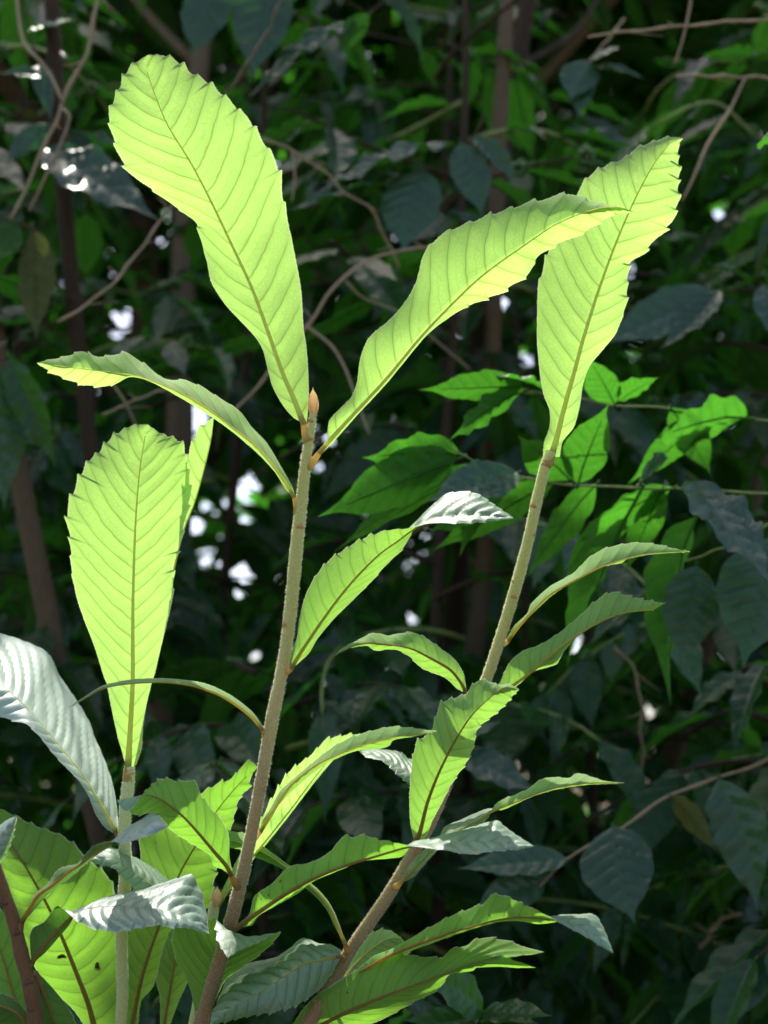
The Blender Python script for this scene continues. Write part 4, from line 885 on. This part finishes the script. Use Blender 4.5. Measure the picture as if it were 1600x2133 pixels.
# nrm = (right, up, towards camera) of the upper side
U = (0.0, 0.9, 0.45); UN = (0.05, 0.50, -0.85); F_ = (0.05, 0.5, 0.8); FD = (0.0, 0.75, 0.6)
G = 'bg_gloss'; GB = 'bg_bright'
branch_thing('leafy_branch', 'green twig of toothed dark green leaves crossing behind the leaning stem', 'branch',
    [(1620, 1030), (1500, 1022), (1420, 1018), (1300, 1016), (1200, 1010), (1100, 998), (1020, 975), (960, 945), (930, 930)], [1.40, 1.38, 1.36, 1.34], [5, 5, 4, 2.5], 'twig_green',
    [(960, 948, 1.35, 735, 930, 1.30, (0, 0.4, -0.9), 1.05, GB, 4), (955, 955, 1.35, 640, 1062, 1.28, (0.1, 0.45, -0.9), 0.95, GB, 0), (1075, 985, 1.36, 905, 1020, 1.26, F_, 1.0, G, 0),
     (1205, 1008, 1.36, 1262, 838, 1.34, (-0.4, 0.2, -0.9), 1.55, GB, 2), (1190, 1002, 1.36, 1075, 890, 1.33, (-0.2, 0.6, -0.7), 1.25, GB, 4), (1330, 1015, 1.36, 1400, 955, 1.30, (0.1, 0.5, 0.9), 1.6, G, 5),
     (1090, 1000, 1.37, 850, 1085, 1.30, UN, 0.9, GB, 4), (1000, 972, 1.36, 700, 1110, 1.40, UN, 0.6, GB, 1), (1150, 1005, 1.37, 900, 1130, 1.42, UN, 0.8, GB, 0), (1240, 1012, 1.37, 1090, 1180, 1.42, UN, 0.8, GB, 4), (1380, 1018, 1.38, 1300, 1180, 1.44, UN, 0.9, GB, 0), (1400, 1018, 1.38, 1190, 1110, 1.40, UN, 0.8, GB, 4), (1040, 985, 1.36, 960, 1130, 1.42, UN, 0.9, GB, 1), (1330, 1030, 1.36, 1130, 1330, 1.45, (-0.5, 0.6, -0.6), 0.9, GB, 1), (1290, 1085, 1.40, 1170, 1180, 1.42, UN, 1.2, GB, 0),
     (1440, 1010, 1.36, 1640, 1160, 1.24, (0.35, 0.85, 0.55), 1.35, G, 4)], 'leafy branches close behind the saplings')
branch_thing('leafy_branch', 'upper green twig with two narrow leaves pointing left beside the leaning stem', 'branch',
    [(1620, 880), (1500, 862), (1380, 850), (1270, 843), (1180, 825), (1110, 815), (1080, 805)], [1.45, 1.42, 1.40], [4.5, 4, 2.5], 'twig_green',
    [(1092, 806, 1.40, 858, 796, 1.34, (0, 0.5, -0.85), 0.72, GB, 0), (1095, 815, 1.40, 900, 898, 1.34, (-.1, 0.5, -0.85), 0.7, GB, 4), (1280, 842, 1.41, 1225, 738, 1.40, (0.2, 0.5, -0.8), 1.5, GB, 2), (1130, 815, 1.41, 1030, 750, 1.36, (0, 0.9, 0.2), 1.2, GB, 4),
     (1290, 838, 1.41, 1370, 770, 1.38, (0, 0.7, -0.6), 1.3, GB, 4), (1560, 872, 1.43, 1330, 872, 1.36, (0.1, 0.6, -0.75), 1.2, GB, 4), (1480, 862, 1.43, 1300, 1000, 1.45, UN, 0.9, GB, 0), (1400, 852, 1.42, 1480, 985, 1.46, UN, 1.0, GB, 2)], 'leafy branches close behind the saplings')
branch_thing('leafy_branch', 'drooping twig with silvery corrugated leaves at the right edge', 'branch',
    [(1640, 1060), (1590, 1100), (1540, 1130), (1480, 1150), (1430, 1170)], [1.42, 1.42, 1.44], [5, 4, 3], 'twig_green',
    [(1620, 1120, 1.42, 1550, 1385, 1.36, (-0.2, 0.45, 0.9), 1.4, G, 2), (1450, 1080, 1.46, 1330, 1420, 1.50, (-0.4, 0.4, -0.85), 0.95, GB, 3), (1450, 1180, 1.46, 1422, 1385, 1.42, (0, 0.35, 0.95), 1.5, G, 0), (1600, 1090, 1.43, 1500, 1160, 1.45, U, 0.8, GB, 1)],
    'leafy branches close behind the saplings')
branch_thing('leafy_branch', 'reddish yellow twig with broad dull corrugated leaves at lower right', 'branch',
    [(1640, 1560), (1560, 1600), (1480, 1625), (1400, 1655), (1330, 1700), (1270, 1740), (1180, 1790), (1120, 1850)], [1.56, 1.52, 1.48, 1.46], [6, 5.5, 5, 3], 'twig',
    [(1278, 1725, 1.48, 1322, 1915, 1.40, (-0.15, 0.4, 0.9), 1.75, G, 2), (1500, 1625, 1.52, 1580, 1900, 1.46, (-0.5, 0.3, 0.75), 1.3, G, 5), (1180, 1790, 1.47, 960, 1790, 1.42, (0.1, 0.75, 0.55), 0.9, G, 0), (1130, 1840, 1.47, 990, 1900, 1.42, F_, 1.2, G, 4),
     (1140, 1830, 1.47, 1070, 1770, 1.45, F_, 1.0, G, 1), (1620, 1940, 1.5, 1475, 2140, 1.42, (-0.4, 0.6, 0.7), 1.2, G, 0), (1610, 1930, 1.5, 1560, 2080, 1.48, F_, 1.0, G, 3), (1400, 1660, 1.5, 1500, 1760, 1.5, UN, 1.2, 'bg_olive', 1)],
    'leafy branches close behind the saplings')
branch_thing('leafy_branch', 'small sprig of bright glossy leaves at the bottom under the forked leaf', 'branch',
    [(1040, 2240), (1020, 2170), (1005, 2115), (1000, 2105)], [1.15, 1.16, 1.16], [6, 5, 3], 'twig',
    [(1000, 2110, 1.16, 905, 2030, 1.12, (0.5, 0.5, 0.75), 1.35, GB, 4), (1003, 2112, 1.16, 1140, 2095, 1.10, (0, 0.85, 0.5), 1.0, GB, 0), (1010, 2130, 1.16, 1150, 2150, 1.1, (0, .9, .4), 1.2, GB, 2), (998, 2115, 1.16, 830, 2130, 1.12, (-0.1, 0.8, 0.5), 1.1, GB, 5), (1000, 2108, 1.16, 985, 2040, 1.18, UN, 0.9, GB, 1)],
    'leafy branches close behind the saplings')
branch_thing('leafy_branch', 'twig with one large silvery ribbed leaf beside the tallest leaf at left', 'branch',
    [(40, -60), (60, 60), (90, 160), (110, 250), (100, 310)], [1.85, 1.81, 1.78], [5, 4, 3], 'bark_dark',
    [(98, 318, 1.77, 330, 400, 1.69, (0.1, 0.75, 0.65), 1.35, G, 4), (90, 165, 1.79, 10, 130, 1.73, F_, 1.2, G, 1), (60, 70, 1.81, 150, 20, 1.73, FD, 1.0, G, 0), (105, 260, 1.79, 10, 330, 1.75, F_, 1.2, G, 2), (80, 140, 1.79, 100, 220, 1.73, F_, 1.1, G, 3)],
    'leafy branches close behind the saplings', shift=0.15)
branch_thing('leafy_branch', 'twig of long olive and pale leaves hanging down at the left edge', 'branch',
    [(-60, 420), (0, 450), (50, 470), (80, 480)], [1.5, 1.48, 1.46], [6, 4, 3], 'bark_dark',
    [(68, 478, 1.46, 92, 722, 1.42, (0.2, 0.25, -0.95), 0.95, 'bg_olive', 0), (20, 745, 1.38, 92, 965, 1.34, (-0.3, 0.4, 0.85), 0.95, GB, 1), (-20, 760, 1.38, 25, 1060, 1.36, (0.6, 0.35, 0.8), 1.1, G, 0), (-30, 740, 1.4, 20, 700, 1.4, U, 1, GB, 2), (30, 460, 1.47, -30, 560, 1.4, UN, 1.0, G, 2)],
    'leafy branches close behind the saplings', shift=0.38, kids=[([(0, 450), (-15, 600), (-20, 745), (10, 750)], [1.48, 1.42, 1.38], [4, 3, 2])])
branch_thing('leafy_branch', 'twig of long bluish wavy leaves right of the tallest leaf', 'branch',
    [(1010, 240), (985, 290), (955, 320), (930, 345), (880, 360), (830, 380)], [1.62, 1.6, 1.58], [5, 4, 2.5], 'bark_dark',
    [(950, 312, 1.6, 640, 338, 1.52, (0, 0.92, 0.35), 0.75, G, 4), (830, 370, 1.58, 590, 450, 1.52, (0, 0.9, 0.4), 0.7, G, 5), (880, 358, 1.58, 840, 520, 1.52, (-0.1, 0.4, 0.9), 1.5, G, 2), (960, 300, 1.6, 1010, 440, 1.55, F_, 1.3, G, 0), (985, 290, 1.6, 1090, 370, 1.58, F_, 1.2, G, 1)],
    'leafy branches close behind the saplings', shift=0.30)
branch_thing('leafy_branch', 'twig of grey wavy leaves along the top edge above the tallest leaf', 'branch',
    [(860, -60), (810, -10), (770, 30), (745, 55)], [1.66, 1.64, 1.62], [5, 4, 3], 'bark_dark',
    [(745, 55, 1.62, 500, 145, 1.55, (0, 0.9, 0.42), 0.8, G, 4), (560, -60, 1.62, 525, 150, 1.55, (0.1, 0.45, 0.85), 1.3, G, 0), (770, 30, 1.62, 690, 120, 1.6, UN, 1.2, GB, 1), (460, -40, 1.6, 400, 110, 1.55, F_, 1.3, G, 2), (800, 0, 1.64, 900, 90, 1.6, U, 1.0, GB, 3)],
    'leafy branches close behind the saplings', shift=0.38, kids=[([(770, 30), (660, -30), (560, -60), (460, -40)], [1.63, 1.63, 1.6], [3, 3, 2])])
branch_thing('leafy_branch', 'twig with a small cluster of grey leaves near the top right', 'branch',
    [(1300, 40), (1260, 90), (1230, 125), (1210, 160)], [1.8, 1.76, 1.74], [4, 3, 2], 'twig',
    [(1228, 130, 1.75, 1190, 200, 1.7, F_, 1.6, G, 2), (1230, 125, 1.75, 1285, 90, 1.7, F_, 1.3, G, 0), (1225, 150, 1.75, 1345, 135, 1.7, (0, .8, .6), 0.7, G, 1), (1220, 160, 1.75, 1210, 225, 1.7, F_, 1.4, G, 4)],
    'leafy branches close behind the saplings', shift=0.25)
branch_thing('leafy_branch', 'twig with curved blue grey leaves beside the top of the leaning sapling', 'branch',
    [(1640, 590), (1580, 600), (1520, 605), (1495, 612)], [1.6, 1.58, 1.56], [5, 4, 3], 'bark_dark',
    [(1500, 610, 1.56, 1372, 735, 1.5, (0, 0.85, 0.5), 0.9, G, 5), (1490, 610, 1.56, 1250, 700, 1.54, (0.2, 0.6, 0.75), 1.2, G, 0), (1560, 600, 1.58, 1500, 520, 1.54, U, 1.1, G, 3), (1590, 600, 1.58, 1640, 700, 1.52, F_, 1.2, G, 4)],
    'leafy branches close behind the saplings', shift=0.22)
branch_thing('leafy_branch', 'twig with a grey ribbed leaf right of the middle of the leaning stem', 'branch',
    [(860, 1530), (910, 1550), (950, 1562), (965, 1570)], [1.6, 1.58, 1.55], [4, 3, 2], 'bark_dark',
    [(955, 1565, 1.56, 1122, 1622, 1.5, (0.1, 0.75, 0.65), 1.2, G, 4), (930, 1555, 1.56, 1040, 1490, 1.55, U, 1.0, G, 0)],
    'leafy branches close behind the saplings')
branch_thing('leafy_branch', 'sunlit bright green leaf poking in at the right edge', 'branch',
    [(1700, 200), (1670, 235), (1650, 255)], [1.3, 1.28, 1.26], [4, 3, 2], 'twig_green',
    [(1648, 255, 1.26, 1566, 296, 1.22, (0.1, 0.8, -0.6), 1.3, GB, 2), (1660, 240, 1.27, 1640, 330, 1.24, UN, 1.1, GB, 0)], 'leafy branches close behind the saplings')

# ------------------------------------------------------------------ bare twigs and trunks
GT = 'bare twigs among the shrubs'
branch_thing('bare_twig', 'pale forked leafless twig hanging down at the top left', 'twig', [(205, -120), (203, 0), (195, 60), (178, 115), (165, 140), (132, 212), (120, 245), (98, 290), (72, 350), (48, 405), (22, 460)], [1.80, 1.78, 1.76], [7, 6.5, 6, 5], 'twig', group=GT,
    kids=[([(130, 212), (112, 170), (85, 128), (52, 95), (40, 45), (30, -60)], [1.77, 1.8, 1.84], [5.5, 6, 6]), ([(128, 225), (145, 240), (140, 265), (122, 310), (100, 355), (80, 400), (60, 440)], [1.77, 1.77, 1.77], [4.5, 5, 4.5, 3.5])])
branch_thing('bare_twig', 'thin brown twig slanting up right of the left dark trunk', 'twig', [(120, 672), (180, 635), (235, 590), (285, 530), (330, 465), (380, 400)], [1.7, 1.75, 1.8], [5, 4.5, 4], 'twig', group=GT)
branch_thing('bare_twig', 'arching brown twig behind the rusty bud', 'twig', [(480, 862), (545, 795), (600, 720), (655, 660), (705, 590), (760, 545), (860, 518), (960, 520)], [1.7, 1.7, 1.8], [5, 6, 6, 4], 'twig', group=GT,
    kids=[([(640, 680), (690, 720), (720, 770), (745, 840), (770, 905)], [1.7, 1.68, 1.66], [6, 5, 4]), ([(720, 585), (755, 620), (840, 655), (920, 720), (980, 770)], [1.75, 1.8, 1.85], [4, 4, 3])])
branch_thing('bare_twig', 'straight pale twig running level along the top right', 'twig', [(1225, 78), (1310, 66), (1420, 54), (1520, 46), (1660, 38)], [1.7, 1.72, 1.75], [4, 5, 5], 'twig', group=GT,
    kids=[([(1448, -60), (1436, 20), (1420, 90), (1404, 135)], [1.72, 1.72, 1.72], [5, 5, 3])])
branch_thing('bare_twig', 'level twig under the top right one with a drooping side shoot', 'twig', [(1410, 160), (1480, 158), (1550, 160), (1660, 166)], [1.8, 1.8, 1.8], [4, 4.5, 5], 'twig', group=GT,
    kids=[([(1552, 162), (1520, 230), (1475, 300), (1445, 370), (1420, 420)], [1.8, 1.78, 1.76], [4.5, 6, 5, 3])])
branch_thing('bare_twig', 'short bent twig hanging below the silvery leaves at right', 'twig', [(1280, 1350), (1310, 1385), (1332, 1425), (1336, 1500), (1338, 1580), (1322, 1700)], [1.75, 1.75, 1.78], [4, 5, 5, 4], 'twig', group=GT)
branch_thing('bare_twig', 'thin twig crossing at the top centre behind the tallest leaf', 'twig', [(465, 205), (510, 140), (560, 60), (600, -40)], [1.8, 1.82, 1.85], [4, 4, 4], 'bark', group=GT)
branch_thing('bare_twig', 'brown twig between the two tall bright leaves near the top', 'twig', [(545, 290), (600, 312), (650, 338), (710, 390), (780, 450), (830, 560)], [1.8, 1.82, 1.85], [4.5, 4.5, 3.5], 'twig', group=GT, kids=[([(608, 316), (614, 370), (608, 420)], [1.8, 1.8, 1.8], [4, 4, 3])])
branch_thing('bare_twig', 'grey twig sticking up behind the arching left leaf', 'twig', [(215, 865), (270, 838), (330, 815), (380, 800)], [1.7, 1.72, 1.75], [4, 4, 3], 'twig', group=GT, kids=[([(235, 800), (262, 840), (285, 890)], [1.7, 1.7, 1.72], [4, 4, 3])])
branch_thing('bare_twig', 'broken brown twig end low at the right among dark leaves', 'twig', [(1440, 2000), (1470, 1960), (1500, 1915), (1545, 1905)], [1.8, 1.8, 1.8], [6, 7, 5], 'twig', group=GT)

def trunk_thing(label, px, dist, r0, mat, top=4.2, twist=0.05):
    """a tree trunk that passes photo pixels px at distance dist, from the soil up into the canopy"""
    a, b = P(*px[0], dist), P(*px[1], dist)
    dirv = (b - a) / (b[2] - a[2])
    g = a - dirv * a[2]; tp = a + dirv * (top - a[2])
    n = 40; t = np.linspace(0, 1, n)[:, None]
    zz = g[2] + (tp[2] - g[2]) * t
    path = g * (1 - t) + tp * t + np.hstack([twist * 0.4 * np.sin((zz - a[2]) * (zz - b[2]) * 3), twist * np.cos(t * 7), 0 * t])
    rr = np.linspace(r0 * 1.35, r0 * 0.6, n) * (1 + 0.06 * np.sin(np.linspace(0, 40, n)))
    path[0][2] = -0.05
    root = empty('slender_tree', path[0]); tag(root, label, 'tree', 'slender trunks among the shrubs')
    V, F = tube(path, rr, 12); mesh_obj('trunk', V, F, M[mat], root, path[0])
    for k in range(3):
        i = int(n * (0.62 + 0.12 * k)); s = path[i]; a_ = k * 2.1 + r0 * 50
        e = s + np.array([math.cos(a_) * 0.5, 0.3 + math.sin(a_) * 0.3, 0.6])
        V, F = tube(catmull([s, (s + e) / 2 + [0, 0, -.06], e], 10), np.linspace(r0 * .4, r0 * .15, 10), 6); mesh_obj('limb', V, F, M[mat], root, s)
trunk_thing('slim beige trunk rising behind the top centre of the picture', [(1035, 330), (1055, 20)], 2.3, 0.014, 'bark')
trunk_thing('slim dark brown trunk at left behind the arching leaf', [(178, 740), (145, 400)], 2.0, 0.011, 'bark_dark')
trunk_thing('stout dark trunk seen below the crossing bright leaves at right', [(990, 770), (1005, 640)], 2.6, 0.018, 'bark_dark')
trunk_thing('brown trunk low at the far left behind the paddle leaf', [(100, 1220), (65, 1040)], 2.0, 0.014, 'bark')
trunk_thing('pale trunk low at right among dark leaves', [(1375, 1640), (1415, 1500)], 2.6, 0.016, 'bark')
trunk_thing('thick grey trunk far behind the base of the tallest leaf', [(385, 560), (390, 440)], 3.6, 0.035, 'bark')

# ------------------------------------------------------------------ far thicket and shade trees
def leaf_cloud(name, pts, size, mat, parent=None, origin=(0, 0, 0), r=None):
    n = len(pts); r = r or nrng
    d = r.normal(size=(n, 3)); d[:, 2] = d[:, 2] * 0.5 - 0.3; d /= np.linalg.norm(d, axis=1)[:, None]
    up = r.normal(size=(n, 3)) * 0.45 + np.array([0, -0.1, 1]); s = np.cross(d, up); s /= np.linalg.norm(s, axis=1)[:, None]
    nn = np.cross(s, d)
    L = (size * r.uniform(0.6, 1.3, n))[:, None]; W = L * 0.21
    V = np.stack([pts, pts + d*L*0.35 + s*W + nn*W*.25, pts + d*L*0.35 - s*W + nn*W*.25, pts + d*L*0.7 + s*W*.8 - nn*L*.05 + nn*W*.25, pts + d*L*0.7 - s*W*.8 - nn*L*.05 + nn*W*.25, pts + d*L - nn*L*.16, pts + d*L*.35, pts + d*L*.7 - nn*L*.06], 1).reshape(-1, 3) - np.asarray(origin)
    base = (np.arange(n) * 8)[:, None]
    f = np.array([[0, 6, 1], [0, 2, 6], [1, 6, 7], [1, 7, 3], [6, 2, 4], [6, 4, 7], [3, 7, 5], [7, 4, 5]])
    F = (base[:, None, :] + f[None]).reshape(-1, 3)
    m = bpy.data.meshes.new(name)
    m.vertices.add(len(V)); m.vertices.foreach_set("co", V.ravel())
    m.loops.add(F.size); m.loops.foreach_set("vertex_index", F.ravel().astype(np.int32))
    m.polygons.add(len(F)); m.polygons.foreach_set("loop_start", np.arange(0, F.size, 3, dtype=np.int32)); m.polygons.foreach_set("loop_total", np.full(len(F), 3, dtype=np.int32))
    m.update(calc_edges=True)
    uvv = np.array([[0, 0], [2, 1], [2.5, -1], [4, 1], [4.5, -1], [6, 0], [2.2, 0], [4.2, 0]], dtype=np.float32)
    ul = m.uv_layers.new(name="uv"); ul.data.foreach_set("uv", np.tile(uvv[f.ravel()], (n, 1)).ravel())
    m.polygons.foreach_set("use_smooth", [True] * len(F)); m.materials.append(M[mat])
    o = bpy.data.objects.new(name, m); COL.objects.link(o); place(o, origin, parent)
    return o

def keep_gaps(pts, pad=2):
    rel = pts - CAM; z = rel @ C_F; x = 800 + (rel @ C_R) / z * FPX; y = 1066.5 - (rel @ C_U) / z * FPX
    ok = np.ones(len(pts), bool)
    for gx, gy, gr in GAPS: ok &= (x - gx) ** 2 + (y - gy) ** 2 > (gr * 0.7 + pad + 0.045 * FPX / z) ** 2
    return pts[ok]
n = 40000
pts = np.stack([nrng.uniform(-4.2, 4.2, n), nrng.uniform(3.4, 6.6, n), nrng.uniform(0.0, 6.4, n)], 1)
pts = keep_gaps(pts); cut = int(len(pts) * 0.7)
th = leaf_cloud('thicket_foliage', pts[:cut], 0.27, 'bg')
tag(th, 'mass of far dark green foliage closing the view behind the shrubs', 'foliage', kind='stuff')
th = leaf_cloud('thicket_foliage', pts[cut:], 0.20, 'bg_bright')
tag(th, 'fresher green leaves scattered through the far dark foliage', 'foliage', kind='stuff')

def shade_tree(label, x, y, h, rx, ry, rz, nleaf, seed, edge_y=None):  # tree added to keep sun off the background; crown stays out of view
    r = np.random.default_rng(seed)
    root = empty('shade_tree', (x, y, 0)); tag(root, label, 'tree', 'trees added out of view to shade the shrubs')
    t = np.linspace(0, 1, 20); path = np.stack([x + 0.15 * np.sin(t * 4 + seed), y + 0.15 * np.cos(t * 3), h * t - 0.05], 1)
    V, F = tube(path, np.linspace(0.11, 0.05, 20), 12); mesh_obj('trunk', V, F, M['bark'], root, path[0])
    for k in range(9):
        a = k * 2.4 + seed; i = 11 + k % 8
        s = path[i]; e = np.array([x + math.cos(a) * rx * 0.75, y + math.sin(a) * ry * 0.75, h + r.uniform(-.2, .8)])
        V, F = tube(catmull([s, s * .5 + e * .5 + [0, 0, -.25], e], 14), np.linspace(0.045, 0.01, 14), 7); mesh_obj('limb', V, F, M['bark'], root, s)
    # clumps of leaves through the crown volume
    nc = 90; cen = r.normal(size=(nc, 3)); cen /= np.linalg.norm(cen, axis=1)[:, None]; cen *= (r.uniform(0.1, 1, nc) ** 0.45)[:, None]
    cen = cen * [rx, ry, rz] + [x, y, h + 0.4]
    p = cen[r.integers(0, nc, nleaf)] + r.normal(size=(nleaf, 3)) * [0.34, 0.34, 0.2]
    if edge_y is not None:                               # crown edge cut along the sun rays to shade shrubs, not saplings
        s_ = p[:, 1] - (p[:, 2] - 1.2) * SUNV.y / SUNV.z
        p = p[(s_ > edge_y + 0.05 * np.sin(p[:, 0] * 5) + r.normal(0, 0.03, len(p))) & (p[:, 2] > 1.25 + (p[:, 1] + 1) * 0.72 + 0.3)]
    leaf_cloud('crown', p, 0.21, 'bg_bright', root, (x, y, 0), r)
    return root
shade_tree('tall tree added for its out-of-view crown that shades the shrubs, middle', -0.8, 4.2, 4.3, 2.9, 3.4, 1.2, 25000, 1, 0.28)
shade_tree('tall tree added for its out-of-view crown that shades the shrubs, right', 2.7, 4.6, 4.4, 2.6, 3.4, 1.2, 19000, 2, 0.28)
shade_tree('tall tree added for its out-of-view crown that shades the shrubs, left', -4.4, 4.6, 4.4, 2.7, 3.4, 1.2, 17000, 3, 0.28)
